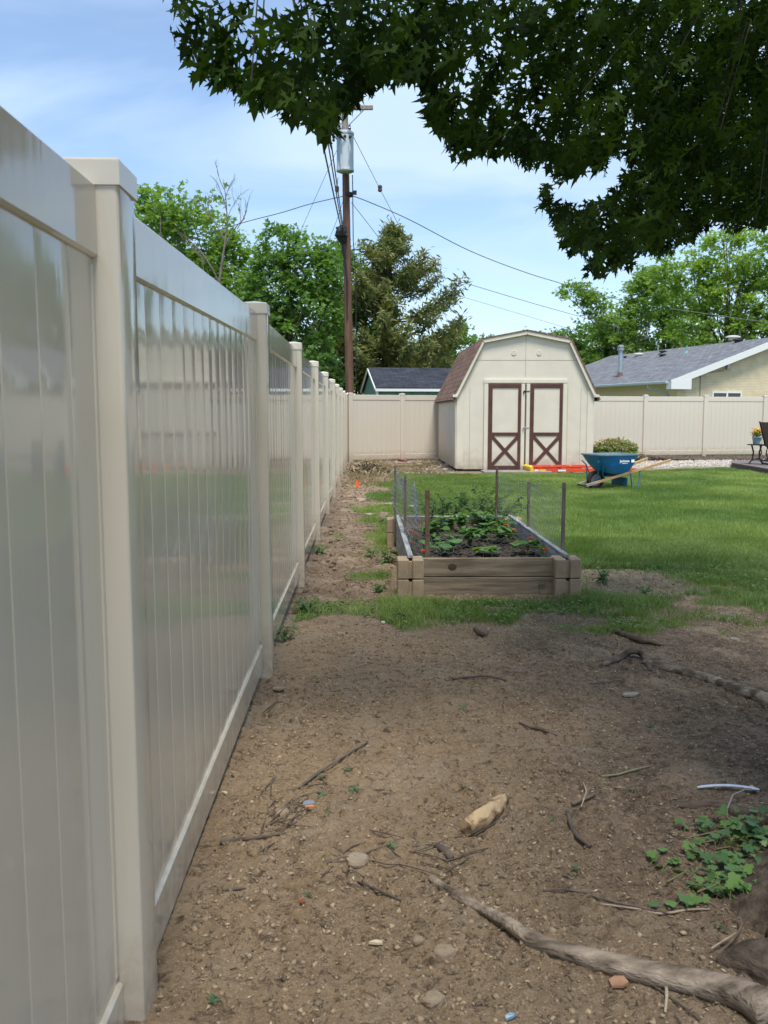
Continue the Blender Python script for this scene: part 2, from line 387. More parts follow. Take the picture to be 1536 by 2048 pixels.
def ground_mat():
    m = bpy.data.materials.new('soil_and_lawn'); m.use_nodes = True; nt = m.node_tree; N = nt.nodes; L = nt.links; bs = N['Principled BSDF']
    bs.inputs['Roughness'].default_value = .95; bs.inputs['Specular IOR Level'].default_value = .2
    tc = N.new('ShaderNodeTexCoord')
    def noise(sc, det=6, dist=0, rough=.55):
        n = N.new('ShaderNodeTexNoise'); n.inputs['Scale'].default_value = sc; n.inputs['Detail'].default_value = det
        n.inputs['Distortion'].default_value = dist; n.inputs['Roughness'].default_value = rough
        L.new(tc.outputs['Object'], n.inputs['Vector']); return n.outputs[0]
    def mr(s, a, b, c=0, d=1):
        n = N.new('ShaderNodeMapRange'); n.inputs[1].default_value = a; n.inputs[2].default_value = b; n.inputs[3].default_value = c; n.inputs[4].default_value = d
        L.new(s, n.inputs[0]); return n.outputs[0]
    def mix(f, a, b, bt='MIX'):
        n = N.new('ShaderNodeMix'); n.data_type = 'RGBA'; n.blend_type = bt
        if isinstance(f, float): n.inputs[0].default_value = f
        else: L.new(f, n.inputs[0])
        for k, v in ((6, a), (7, b)):
            if isinstance(v, tuple): n.inputs[k].default_value = (*v, 1)
            else: L.new(v, n.inputs[k])
        return n.outputs[2]
    def attr(nm):
        a = N.new('ShaderNodeAttribute'); a.attribute_name = nm; return a.outputs['Fac']
    base = mix(mr(noise(1.7), .35, .65), (.195, .145, .103), (.262, .197, .140))
    tanc = mix(mr(noise(5, 8), .3, .7), (.26, .182, .110), (.34, .245, .150))
    hum_shade = mix(mr(noise(7, 8), .35, .65), (.098, .068, .046), (.165, .116, .078))
    c = mix(attr('tan'), base, tanc); c = mix(attr('dark'), c, hum_shade)
    c = mix(mr(noise(2.6, 4, .6), .50, .66, 0, .7), c, (.34, .262, .185))
    c = mix(mr(noise(30, 9, .5, .7), .44, .60), c, mix(.45, c, (.42, .31, .20)))
    c = mix(mr(noise(22, 9, 1.2, .7), .52, .64, 0, .85), c, (.070, .048, .033))
    c = mix(mr(noise(150, 4), .60, .68, 0, .75), c, (.55, .46, .34))
    c = mix(mr(noise(75, 5, .8), .60, .70, 0, .65), c, (.055, .04, .028))
    grs = mix(mr(noise(3, 5), .3, .7), (.115, .150, .048), (.085, .115, .040))
    c = mix(mr(attr('lawn'), .15, .8, 0, .85), c, grs)
    grv = mix(mr(noise(30, 5), .3, .6), (.30, .26, .21), (.52, .48, .41))
    c = mix(attr('gravel'), c, grv)
    L.new(c, bs.inputs['Base Color'])
    b1 = N.new('ShaderNodeBump'); b1.inputs['Distance'].default_value = .013; L.new(noise(60, 9, .3, .65), b1.inputs['Height'])
    b2 = N.new('ShaderNodeBump'); b2.inputs['Distance'].default_value = .004; L.new(noise(260, 5), b2.inputs['Height'])
    L.new(b1.outputs[0], b2.inputs['Normal']); L.new(b2.outputs[0], bs.inputs['Normal'])
    return m
gro = npmesh('ground', V, Fq, ground_mat(), attr={'lawn': la.ravel(), 'tan': np.clip(tan_, 0, 1).ravel(), 'dark': np.clip(dark, 0, 1).ravel(), 'gravel': gravel.ravel()}, smooth=True, kind='structure')

# ---------------------------------------------------------------- vinyl fences
def vinyl_mat():
    m = bpy.data.materials.new('almond_vinyl'); m.use_nodes = True; nt = m.node_tree; N = nt.nodes; L = nt.links; bs = N['Principled BSDF']
    tc = N.new('ShaderNodeTexCoord'); mp = N.new('ShaderNodeMapping'); mp.inputs['Scale'].default_value = (1, 1, .035); L.new(tc.outputs['Object'], mp.inputs[0])
    n = N.new('ShaderNodeTexNoise'); n.inputs['Scale'].default_value = 16; n.inputs['Detail'].default_value = 3; L.new(mp.outputs[0], n.inputs['Vector'])
    n2 = N.new('ShaderNodeTexNoise'); n2.inputs['Scale'].default_value = 3; n2.inputs['Detail'].default_value = 7; L.new(tc.outputs['Object'], n2.inputs['Vector'])
    mx = N.new('ShaderNodeMix'); mx.data_type = 'RGBA'; mx.inputs[6].default_value = (.67, .61, .50, 1); mx.inputs[7].default_value = (.645, .587, .482, 1)
    L.new(n2.outputs[0], mx.inputs[0])
    sp = N.new('ShaderNodeSeparateXYZ'); L.new(tc.outputs['Object'], sp.inputs[0]); dz = N.new('ShaderNodeMapRange'); dz.inputs[1].default_value = .5; dz.inputs[2].default_value = .0; L.new(sp.outputs[2], dz.inputs[0])
    n3 = N.new('ShaderNodeTexNoise'); n3.inputs['Scale'].default_value = 16; n3.inputs['Detail'].default_value = 9; n3.inputs['Roughness'].default_value = .65; L.new(tc.outputs['Object'], n3.inputs['Vector'])
    mm = N.new('ShaderNodeMath'); mm.operation = 'MULTIPLY'; L.new(dz.outputs[0], mm.inputs[0]); L.new(n3.outputs[0], mm.inputs[1])
    d2 = N.new('ShaderNodeMapRange'); d2.inputs[1].default_value = .18; d2.inputs[2].default_value = .55; d2.inputs[4].default_value = .75; L.new(mm.outputs[0], d2.inputs[0])
    mx2 = N.new('ShaderNodeMix'); mx2.data_type = 'RGBA'; mx2.inputs[7].default_value = (.36, .28, .20, 1); L.new(d2.outputs[0], mx2.inputs[0]); L.new(mx.outputs[2], mx2.inputs[6]); L.new(mx2.outputs[2], bs.inputs['Base Color'])
    mr = N.new('ShaderNodeMapRange'); mr.inputs[1].default_value = .3; mr.inputs[2].default_value = .7; mr.inputs[3].default_value = .045; mr.inputs[4].default_value = .12
    L.new(n2.outputs[0], mr.inputs[0]); L.new(mr.outputs[0], bs.inputs['Roughness']); bs.inputs['Specular IOR Level'].default_value = .62
    b = N.new('ShaderNodeBump'); b.inputs['Distance'].default_value = .0009; b.inputs['Strength'].default_value = .8; L.new(n.outputs[0], b.inputs['Height']); L.new(b.outputs[0], bs.inputs['Normal'])
    return m
VINYL = vinyl_mat()
PW, TH = .127, 1.82
def post_mb(h=TH):
    mb = MB(); hw = PW / 2; r = .009; prof = []
    for cx_, cy_, a0 in ((hw - r, hw - r, 0), (-hw + r, hw - r, 90), (-hw + r, -hw + r, 180), (hw - r, -hw + r, 270)):
        for k in range(4): a = R(a0 + 30 * k); prof.append((cx_ + r * math.cos(a), cy_ + r * math.sin(a)))
    mb.prism([(x, y, -.25) for x, y in prof], (0, 0, h + .25)); return mb
def cap_mb(h=TH):
    mb = MB(); o = PW / 2 + .004
    ring = lambda w, z: [(w * x, w * y, z) for x, y in ((-1, -1), (1, -1), (1, 1), (-1, 1))]
    L_ = [ring(o, h - .012), ring(o, h + .034), ring(o - .003, h + .038), ring(.001, h + .052)]
    ids = [mb.av(q) for q in L_]
    for a, b in zip(ids, ids[1:]):
        for j in range(4): j2 = (j + 1) % 4; mb.f.append((a + j, a + j2, b + j2, b + j)); mb.m.append(0)
    mb.f.append((ids[0] + 3, ids[0] + 2, ids[0] + 1, ids[0])); mb.m.append(0); return mb
def boards_mb(Lp, bw=.152):
    """panel in local x (0..Lp), thickness along y, tongue-and-groove boards with slightly crowned faces"""
    mb = MB(); n = max(1, round(Lp / bw)); bw = Lp / n; g = .003
    prof = []
    for k in range(n):
        x0 = k * bw
        for q in range(9):
            t = q / 8; prof.append((x0 + g + (bw - 2 * g) * t, .011 + .0011 * (1 - (2 * t - 1) ** 2) * (1 if (k * 7 % 3) else .55)))
        prof.append((x0 + bw - .0012, .0065)); prof.append((x0 + bw + .0012, .0065))
    prof = prof[:-2]; z0, z1 = .10, TH - .08
    for side in (1, -1):
        i = mb.av([(x, side * y, z) for x, y in prof for z in (z0, z1)])
        for k in range(len(prof) - 1):
            q = (i + 2 * k, i + 2 * k + 2, i + 2 * k + 3, i + 2 * k + 1); mb.f.append(q if side == -1 else q[::-1]); mb.m.append(0)
    return mb
def rail_mb(Lp, z0, z1):
    mb = MB(); mb.box((Lp / 2, 0, (z0 + z1) / 2), (Lp - .002, .045, z1 - z0), bev=.006); return mb
def channel_mb(Lp, k):
    mb = MB(); mb.box(((.011, Lp - .011)[k], 0, .93), (.022, .030, 1.46), bev=.002)
    return mb
def build_fence(pts, label, origin):
    f = thing('vinyl_fence', label, 'fence', origin)
    pm = add('post', post_mb(), VINYL, None, smooth=20); cm = add('cap', cap_mb(), VINYL, pm)
    cache = {}; first = True
    for k, p in enumerate(pts):
        a = None
        d = (pts[k + 1] if k + 1 < len(pts) else p) - (p if k + 1 < len(pts) else pts[k - 1]); ang = math.atan2(d.y, d.x)
        if first: po, ca = pm, cm; first = False
        else:
            po = pm.copy(); col.objects.link(po); ca = cm.copy(); col.objects.link(ca); ca.parent = po
        po.parent = f; po.location = p - Vector(origin); po.rotation_euler = (random.uniform(-.004, .004), random.uniform(-.004, .004), ang)
        if k + 1 < len(pts):
            Lp = round(math.hypot(d.x, d.y) - PW + .004, 2); q = p + d.normalized() * (PW / 2 - .002)
            if Lp not in cache:
                b = add('panel', boards_mb(Lp), VINYL, None, smooth=20)
                tr = add('top_rail', rail_mb(Lp, 1.672, 1.812), VINYL, b, smooth=30); br = add('bottom_rail', rail_mb(Lp, .055, .185), VINYL, b, smooth=30)
                ch = [add('channel', channel_mb(Lp, k_), VINYL, b, smooth=30) for k_ in (0, 1)]
                cache[Lp] = (b, tr, br, *ch); grp = cache[Lp]
            else:
                b = cache[Lp][0].copy(); col.objects.link(b); grp = [b]
                for s in cache[Lp][1:]: c = s.copy(); col.objects.link(c); c.parent = b; grp.append(c)
            b.parent = f; b.location = q - Vector(origin); b.rotation_euler = (0, -math.atan2(d.z, Lp), ang)
    return f
FX = -.535
lp = [Vector((FX, -.48 + 2.44 * k, -.012)) for k in range(11)]; lp[-1].y = 24.02; lp[1].y = 1.825; lp[0].y = -.60; lp[0].z = lp[1].z = -.056
left_fence = build_fence(lp, 'long glossy beige vinyl privacy fence running away along the left side', (FX, 11, 0))
bp_ = [Vector((-.40, 24.09, 0)), Vector((1.04, 24.8, 0)), Vector((2.75, 25.35, 0)), Vector((4.6, 25.8, 0)), Vector((6.5, 26.2, 0)), Vector((8.42, 26.6, 0)),
       Vector((10.39, 27.0, 0)), Vector((12.4, 27.4, 0)), Vector((14.4, 27.8, 0)), Vector((16.4, 28.2, 0))]
back_fence = build_fence(bp_, 'matte beige vinyl fence crossing the back of the yard behind the barn shed', (6, 26, 0))

for k_, pts_ in enumerate((((.42, 1.755), (.52, 1.74), (.60, 1.752), (.66, 1.738), (.80, 1.744)), ((.95, 1.735), (1.05, 1.722), (1.12, 1.734), (1.22, 1.716), (1.38, 1.725)), ((1.45, 1.71), (1.60, 1.70), (1.70, 1.712), (1.82, 1.70)))):
    mb = MB(); mb.tube([(FX + .0228, lp[1].y + PW / 2 + y_, z_) for y_, z_ in pts_], .0009, 4); add('scuff_mark', mb, mat('mud_scuff', (.16, .14, .12), .9), [c for c in left_fence.children if c.name.startswith('panel')][1])

# ---------------------------------------------------------------- garden shed
CREAM = mat('cream_paint', (.72, .65, .53), .75, (.67, .605, .495), 3, .003, 60, spec=.3, grime=.7)
CREAM2 = mat('cream_trim', (.74, .67, .54), .7, (.69, .62, .505), 4, .001, 40, spec=.3, grime=.5)
BROWN = mat('brown_trim_paint', (.115, .048, .040), .7, (.085, .038, .032), 6, .001, 50, spec=.3)
DARKM = mat('dark_metal', (.03, .03, .03), .5, metallic=.6)
GALV = mat('galvanised', (.45, .47, .48), .45, (.32, .34, .35), 20, metallic=.7)
def shingle_mat(name, c1, c2, sc, bh=.5):
    m = bpy.data.materials.new(name); m.use_nodes = True; nt = m.node_tree; N = nt.nodes; L = nt.links; bs = N['Principled BSDF']
    bs.inputs['Roughness'].default_value = .95; bs.inputs['Specular IOR Level'].default_value = .15
    uv = N.new('ShaderNodeUVMap'); uv.uv_map = 'UVMap'
    b = N.new('ShaderNodeTexBrick'); L.new(uv.outputs[0], b.inputs['Vector'])
    b.inputs['Scale'].default_value = 1; b.inputs['Brick Width'].default_value = .30 * sc; b.inputs['Row Height'].default_value = .14 * sc
    b.inputs['Mortar Size'].default_value = .008 * sc; b.inputs['Mortar Smooth'].default_value = .3; b.inputs['Bias'].default_value = 0
    b.inputs['Color1'].default_value = (*c1, 1); b.inputs['Color2'].default_value = (*c2, 1); b.inputs['Mortar'].default_value = tuple(x * .45 for x in c1) + (1,)
    n = N.new('ShaderNodeTexNoise'); n.inputs['Scale'].default_value = 2.5; n.inputs['Detail'].default_value = 8; L.new(uv.outputs[0], n.inputs['Vector'])
    mx = N.new('ShaderNodeMix'); mx.data_type = 'RGBA'; mx.blend_type = 'MULTIPLY'; mx.inputs[0].default_value = .8
    cr = N.new('ShaderNodeMapRange'); cr.inputs[1].default_value = .3; cr.inputs[2].default_value = .7; cr.inputs[3].default_value = .65; cr.inputs[4].default_value = 1.25
    L.new(n.outputs[0], cr.inputs[0]); L.new(b.outputs['Color'], mx.inputs[6]); L.new(cr.outputs[0], mx.inputs[7]); L.new(mx.outputs[2], bs.inputs['Base Color'])
    bp = N.new('ShaderNodeBump'); bp.inputs['Distance'].default_value = .01; bp.invert = True; L.new(b.outputs['Fac'], bp.inputs['Height']); L.new(bp.outputs[0], bs.inputs['Normal'])
    return m
def brick_mat(name, c1, c2, mort, bw=.2, rh=.068, ms=.006):
    m = shingle_mat(name, c1, c2, 1); b = [n for n in m.node_tree.nodes if n.type == 'TEX_BRICK'][0]
    b.inputs['Brick Width'].default_value = bw; b.inputs['Row Height'].default_value = rh; b.inputs['Mortar Size'].default_value = ms; b.inputs['Mortar'].default_value = (*mort, 1)
    cr = [n for n in m.node_tree.nodes if n.type == 'MAP_RANGE'][0]; cr.inputs[3].default_value = .88; cr.inputs[4].default_value = 1.1
    return m
def quad_uv(o, udir, vdir):
    me = o.data; uvl = me.uv_layers.new(name='UVMap'); w = worg(o); u = Vector(udir).normalized(); v = Vector(vdir).normalized()
    for l in me.loops:
        p = me.vertices[l.vertex_index].co + w; uvl.data[l.index].uv = (p.dot(u), p.dot(v))
SX, SY, SWD, SD = 2.07, 20.1, 3.12, 4.85                # shed left front corner, width, depth
def sh(x, z, y=0): return (SX + x, SY + y, z)
shed = thing('garden_shed', 'cream gambrel barn shed with brown framed double doors and brown shingle roof', 'shed', (SX + 1.56, SY + 2.4, 0))
gam = [(0, .05), (SWD, .05), (SWD, 1.80), (SWD - .58, 2.93), (SWD / 2, 3.11), (.58, 2.93), (0, 1.80)]
mb = MB()
mb.prism([sh(x, z) for x, z in gam], (0, SD, 0)); wall = add('wall', mb, CREAM, shed)
mb = MB()                                               # siding grooves and seams as shallow proud battens / dark seams
for x in (.30, .615, 2.52, 2.82): mb.box(sh(x, .98, -.001), (.006, .004, 1.82))
for x in (SWD / 2 - .01,): mb.box(sh(x, 2.58, -.001), (.007, .004, .92))
mb.box(sh(SWD / 2, 2.50, -.001), (2.36, .004, .008))
for k in range(1, 15): mb.box((SX - .001, SY + k * .33, .92), (.004, .008, 1.72))
add('siding_seam', mb, mat('seam', (.30, .27, .22), .9), wall)
for c_, d_ in ((sh(.075, .94, -.013), (.15, .022, 1.76)), (sh(SWD - .075, .94, -.013), (.15, .022, 1.76)), ((SX - .013, SY + .06, .94), (.022, .12, 1.74))):
    mb = MB(); mb.box(c_, d_, bev=.003); add('corner_board', mb, CREAM2, wall)
for cx_ in (1.28, 1.85):
    mb = MB(); mb.T = Matrix.Translation(sh(cx_, 2.66, -.006)) @ Matrix.Rotation(R(90), 4, 'X')
    mb.lathe((0, 0, 0), [(.052, -.004), (.052, .008), (.040, .010), (.038, .004), (.012, .004), (.010, .012), (.001, .013)], 18)
    add('vent', mb, CREAM2, shed, smooth=40)
SHB = shingle_mat('brown_shingles', (.25, .155, .115), (.18, .11, .085), 1)
ov, ex = .10, .13                                        # roof overhang front, side
rp_ = [(-ex, 1.62), (.56, 2.985), (SWD / 2, 3.175), (SWD - .56, 2.985), (SWD + ex, 1.62)]
for (a, b) in zip(rp_, rp_[1:]):
    d = Vector((b[0] - a[0], 0, b[1] - a[1])); n = Vector((-d.z, 0, d.x)).normalized() * .03
    q = [Vector(sh(a[0], a[1], -ov)), Vector(sh(b[0], b[1], -ov))]
    mb = MB(); mb.prism([q[0], q[1], q[1] - n, q[0] - n], (0, SD + 2 * ov, 0)); o = add('roof', mb, SHB, shed); quad_uv(o, (0, 1, 0), d)
mb = MB()                                               # rake trim boards
tr_ = [(-.03, 1.68), (.575, 2.915), (SWD / 2, 3.105), (SWD - .575, 2.915), (SWD + .03, 1.68)]
for (a, b) in zip(tr_, tr_[1:]):
    mb.bar(sh(a[0], a[1], -.062), sh(b[0], b[1], -.062), .045, .075)
for x in (-.045, SWD + .045): mb.box(sh(x, 1.70, -.06), (.10, .09, .06), bev=.006)
add('rake_trim', mb, CREAM2, shed)
for x_ in (-.075, SWD + .075):
    mb = MB(); mb.box(sh(x_, 1.615, SD / 2), (.03, SD + 2 * ov, .05)); add('eave_board', mb, mat('dark_wood', (.10, .075, .06), .9), shed)
mb = MB(); mb.box(sh(SWD / 2, 2.035, -.02), (1.90, .036, .085), bev=.004); mb.box(sh(.665, 1.0, -.018), (.09, .032, 1.96), bev=.004); mb.box(sh(2.455, 1.0, -.018), (.09, .032, 1.96), bev=.004)
add('door_casing', mb, CREAM2, shed)
for (a, b) in ((.722, 1.545), (1.575, 2.398)):
    mb = MB(); mb.box(sh((a + b) / 2, 1.0, -.012), (b - a - .01, .022, 1.92)); dr = add('door', mb, CREAM, shed)
    left = a < 1; x0, x1 = (a, b - .09) if left else (b - .735, b)
    mb = MB(); w = .088; y = -.032
    mb.box(sh(x0 + w / 2, 1.0, y), (w, .02, 1.94), bev=.003); mb.box(sh(x1 - w / 2 + .012, 1.0, y), (w * .72, .02, 1.94), bev=.003)
    for z in (1.925, .845, .085): mb.box(sh((x0 + x1) / 2, z, y + .001), (x1 - x0 - w * 1.5, .0195, w * (1 if z != .845 else .85)), bev=.003)
    for s in (1, -1):
        p0, p1 = Vector(sh(x0 + w, .14 if s > 0 else .79, y + .004 - .0005 * s)), Vector(sh(x1 - w * .6, .79 if s > 0 else .14, y + .004 - .0005 * s))
        mb.bar(p0, p1, .014 + .002 * s, .075)
    add('door_frame', mb, BROWN, dr)
    mb = MB(); xb = (1.502 if left else 1.618); mb.box(sh(xb, 1.0, -.034), (.076, .022, 1.95), bev=.003); add('batten', mb, CREAM2, dr)
mb = MB(); mb.box(sh(1.56, 1.0, -.012), (.010, .03, 1.9)); add('door_gap', mb, DARKM, shed)
for z in (1.80, .98):
    mb = MB(); mb.box(sh(1.53, z, -.050), (.05, .012, .045), bev=.003); mb.box(sh(1.60, z + .006, -.050), (.10, .008, .02), bev=.002)
    mb.tube([sh(1.515, z + .02, -.06), sh(1.50, z - .03, -.065), sh(1.52, z - .06, -.06)], .008, 6); add('latch', mb, DARKM if z > 1 else GALV, shed)
mb = MB(); 
for y in (.06, 1.2, 2.4, 3.6, 4.75): mb.box(sh(SWD / 2, .02, y), (SWD - .02, .09, .09))
add('skid', mb, mat('skid_wood', (.03, .024, .02), .95), shed)
slab = MB(); slab.box(sh(1.30, .015, -.42), (1.50, .60, .05), bev=.01)
tag(add('concrete_slab', slab, mat('concrete', (.30, .28, .25), .9, (.22, .2, .18), 6, .004, 60), origin=sh(1.3, 0, -.42)), 'grey concrete slab lying in front of the shed doors', 'slab')

# ---------------------------------------------------------------- neighbour's house on the right
hb = Vector((.963, .27, 0)); ha = Vector((-.27, .963, 0)); HN = Vector((12.6, 36.5, 0)); HL = 14.0
def hp(b, a, z): return HN + hb * b + ha * a + Vector((0, 0, z))
house = thing('house', 'pale yellow brick house with low grey shingle roof beyond the back fence', 'house', hp(5, 7, 0))
EZ, RISE, HWD = 2.60, 1.95, 5.57
YB = brick_mat('yellow_brick', (.78, .66, .45), (.72, .60, .41), (.66, .57, .42))
mb = MB(); mb.prism([hp(.55, .35, 0), hp(2 * HWD - .55, .35, 0), hp(2 * HWD - .55, .35, EZ), hp(HWD, .35, EZ + RISE - .12), hp(.55, .35, EZ - .02)], ha * (HL - .7))
w_ = add('wall', mb, YB, house); quad_uv(w_, hb, (0, 0, 1))
GREY = shingle_mat('grey_shingles', (.22, .228, .245), (.165, .172, .188), 1.2)
for s in (0, 1):
    e = hp(0 if s == 0 else 2 * HWD, 0, EZ); r = hp(HWD, 0, EZ + RISE); n = Vector((0, 0, .05))
    mb = MB(); mb.prism([e, r, r + n, e + n], ha * HL); o = add('roof', mb, GREY, house); quad_uv(o, ha, r - e)
WT = mat('white_trim', (.78, .78, .76), .5)
mb = MB()
for s in (0, 1):
    e = hp(0 if s == 0 else 2 * HWD, -.02, EZ - .07); r = hp(HWD, -.02, EZ + RISE - .07); mb.bar(e, r, .03, .26)
mb.prism([hp(-.02, -.04, EZ - .30), hp(.95, -.04, EZ - .30), hp(.95, -.04, EZ + .12), hp(-.02, -.04, EZ + .02)], ha * .36)
add('rake_fascia', mb, WT, house)
mb = MB(); mb.box(hp(.28, HL / 2, EZ - .06), (.56, HL - .4, .03), Matrix.Rotation(math.atan2(ha.y, ha.x) - math.pi / 2, 3, 'Z')); add('soffit', mb, WT, house)
GUT = mat('gutter_paint', (.42, .50, .52), .45)
mb = MB(); mb.bar(hp(-.06, .2, EZ - .02), hp(-.06, HL * .62, EZ - .02), .12, .12, .02); gt = add('gutter', mb, GUT, house)
mb = MB(); mb.bar(hp(-.06, HL * .62, EZ - .02), hp(-.06, HL, EZ - .02), .14, .17, .02); add('eave_fascia', mb, WT, house)
mb = MB(); mb.tube([hp(-.05, 1.6, EZ - .1), hp(-.05, 1.6, EZ - .2), hp(.5, 1.0, EZ - .45), hp(.53, .9, EZ - .7), hp(.53, .9, .1)], .04, 8); add('downspout', mb, GUT, gt)
GL = mat('window_glass', (.03, .035, .04), .08, spec=.8)
def gwin(b0, z0, wd, ht, parent):
    fr = MB(); y = .33
    for bb, zz_, ww, hh in ((b0, z0 + ht / 2, .07, ht), (b0 + wd, z0 + ht / 2, .07, ht), (b0 + wd / 2, z0 + ht - .035, wd - .07, .07), (b0 + wd / 2, z0 + .035, wd - .07, .07), (b0 + wd / 2, z0 + ht / 2, .08, ht - .14)):
        fr.box(hp(bb, y, zz_), (ww, .05, hh), Matrix.Rotation(math.atan2(hb.y, hb.x), 3, 'Z'))
    f_ = add('window', fr, WT, parent); g = MB(); g.box(hp(b0 + wd / 2, y + .012, z0 + ht / 2), (wd - .1, .02, ht - .1), Matrix.Rotation(math.atan2(hb.y, hb.x), 3, 'Z')); add('pane', g, GL, f_)
gwin(2.28, 1.25, 1.42, .98, house); gwin(7.6, 1.25, 1.4, .98, house)
mb = MB(); mb.box(hp(2.95, .28, 3.28), (.16, .12, .30), Matrix.Rotation(math.atan2(hb.y, hb.x), 3, 'Z'), .02); mt = add('meter_box', mb, GALV, house)
mb = MB(); mb.tube([hp(2.8, .3, 3.12), hp(2.2, .33, 3.02), hp(1.75, .33, 3.0), hp(1.65, .33, 2.9), hp(1.65, .33, .4)], .022, 6); add('conduit', mb, mat('conduit', (.38, .33, .25), .6), mt)
def rf(b, a): return hp(b, a, EZ + .05 + RISE / HWD * b)
def roofpt(u, v):                                        # where a pixel's line of sight meets the front roof slope
    d = ray(u, v); o_ = Vector((0, 0, CZ)); nrm = Vector((-hb.x * RISE / HWD, -hb.y * RISE / HWD, 1)); p0 = rf(0, 0)
    t = (p0 - o_).dot(nrm) / d.dot(nrm); return o_ + d * t
p = roofpt(1240, 752); mb = MB(); s_ = p.y / F
mb.tube([p - Vector((0, 0, .1)), p + Vector((0, 0, 55 * s_))], 4.2 * s_, 12); fl = add('flue_pipe', mb, mat('flue', (.40, .46, .52), .4, metallic=.5), house, smooth=50)
mb = MB(); mb.lathe(p + Vector((0, 0, 49 * s_)), [(5.5 * s_, 0), (7 * s_, .03), (7 * s_, 4.5 * s_), (5.2 * s_, 5 * s_), (5.2 * s_, 7 * s_), (6.4 * s_, 7.4 * s_), (6.2 * s_, 10 * s_), (3 * s_, 12 * s_)], 14); add('flue_cap', mb, GALV, fl, smooth=40)
mb = MB(); mb.lathe(p - Vector((0, 0, .05)), [(9 * s_, 0), (6 * s_, .12), (4.3 * s_, .22)], 10); add('flashing', mb, mat('rusty', (.12, .07, .06), .8), fl)
for (u, v, w, h, m_) in ((1277, 712, 22, 7, 'l'), (1250, 716, 8, 5, 'd'), (1326, 705, 17, 5, 'd'), (1325, 712, 18, 5, 'd'), (1466, 679, 30, 9, 'l'), (1476, 684, 22, 8, 'd')):
    p = roofpt(u, v); s_ = p.y / F; mb = MB()
    mb.lathe(p - Vector((0, 0, .03)), [(w * .30 * s_, 0), (w * .30 * s_, h * .5 * s_), (w * .5 * s_, h * .55 * s_), (w * .48 * s_, h * .8 * s_), (w * .25 * s_, h * s_)], 14, 1, .8)
    add('roof_vent', mb, mat('vent_light', (.60, .56, .50), .6) if m_ == 'l' else DARKM, house)
p = roofpt(1373, 705); mb = MB(); mb.tube([p - Vector((0, 0, .05)), p + Vector((0, 0, .33))], .045, 8); mb.lathe(p - Vector((0, 0, .05)), [(.14, 0), (.06, .12)], 8); add('vent_pipe', mb, mat('green_pipe', (.16, .36, .33), .6), house)

# ---------------------------------------------------------------- green outbuilding behind the fence
gb = Vector((.990, .139, 0)); ga = Vector((-.139, .990, 0)); GN = Vector((.42, 34, 0)); GW, GD = 5.2, 4.0
def gp(b, a, z): return GN + gb * b + ga * a + Vector((0, 0, z))
gsh = thing('outbuilding', 'green sided outbuilding with dark shingle roof beyond the back fence, left of the barn shed', 'outbuilding', gp(2.6, 2, 0))
GREEN = mat('green_siding', (.13, .27, .21), .7, (.11, .235, .185), 2)
mb = MB(); mb.prism([gp(.08, .12, 0), gp(.08, GD - .12, 0), gp(.08, GD - .12, 2.2), gp(.08, GD / 2, 3.0), gp(.08, .12, 2.2)], gb * (GW - .16)); add('wall', mb, GREEN, gsh)
DKS = shingle_mat('dark_shingles', (.055, .060, .075), (.040, .044, .056), 1.3)
for s in (0, 1):
    e = gp(0, -.05 if s == 0 else GD + .05, 2.24); r = gp(0, GD / 2, 3.10); n = Vector((0, 0, .045))
    mb = MB(); mb.prism([e, r, r + n, e + n], gb * GW); o = add('roof', mb, DKS, gsh); quad_uv(o, gb, r - e)
mb = MB(); mb.bar(gp(-.02, -.06, 2.19), gp(GW, -.06, 2.19), .03, .10); mb.bar(gp(.06, .08, 0), gp(.06, .08, 2.2), .06, .10)
for s in (0, 1): mb.bar(gp(-.03, -.06 if s == 0 else GD + .06, 2.20), gp(-.03, GD / 2, 3.06), .04, .08)
add('trim', mb, WT, gsh)
mb = MB()
for k in range(8): mb.box(gp(.2 + k * .62, .112, 1.1), (.012, .01, 2.1), Matrix.Rotation(math.atan2(gb.y, gb.x), 3, 'Z'))
add('siding_groove', mb, mat('green_dark', (.06, .13, .10), .8), gsh)

# ---------------------------------------------------------------- utility pole and its wires
PY = 30.0
pb, pt_ = W(701, 800, PY), W(689, 205, PY); pb.z = 0; pb.x = W(701, 826, PY).x
pole = thing('utility_pole', 'tall brown wooden utility pole with a grey transformer, behind the back fence', 'utility pole', pb)
PWOOD = mat('pole_wood', (.20, .105, .070), .9, (.095, .060, .045), 2.2, .01, 14, stretch=(6, 6, .5), spec=.2)
PWOOD2 = mat('grey_pole_wood', (.34, .29, .25), .9, (.22, .18, .15), 3, .006, 14, stretch=(6, 6, .5))
tt = pt_ - pb
mb = MB(); mb.tube([pb + tt * k / 12 for k in range(11)], [.150 - .0035 * k for k in range(11)], 18); add('pole', mb, PWOOD, pole, smooth=50)
mb = MB(); mb.tube([pb + tt * (.8332), pb + tt * 1.0], [.122, .10], 16); add('pole_top', mb, PWOOD2, pole, smooth=50)
mb = MB(); a, b = W(640, 262, PY), W(746, 219, PY); ca_ = W(691, 228, PY)
mb.bar((a.x, PY - .17, ca_.z + .12), (b.x, PY - .17, b.z), .10, .13, .01); cr_ = add('crossarm', mb, PWOOD2, pole)
mb = MB()
for s in (-1, 1): mb.tube([(ca_.x + s * .62, PY - .17, ca_.z + .1), (ca_.x + s * .08, PY - .15, ca_.z - .42)], .017, 6)
add('brace', mb, GALV, cr_)
mb = MB(); tcx = W(691, 352, PY); H_ = W(691, 272, PY).z - tcx.z
mb.lathe((tcx.x, PY - .42, tcx.z), [(.20, 0), (.285, .03), (.285, .09), (.272, .10), (.272, H_ - .12), (.29, H_ - .10), (.29, H_ - .04), (.24, H_), (.05, H_ + .05)], 28)
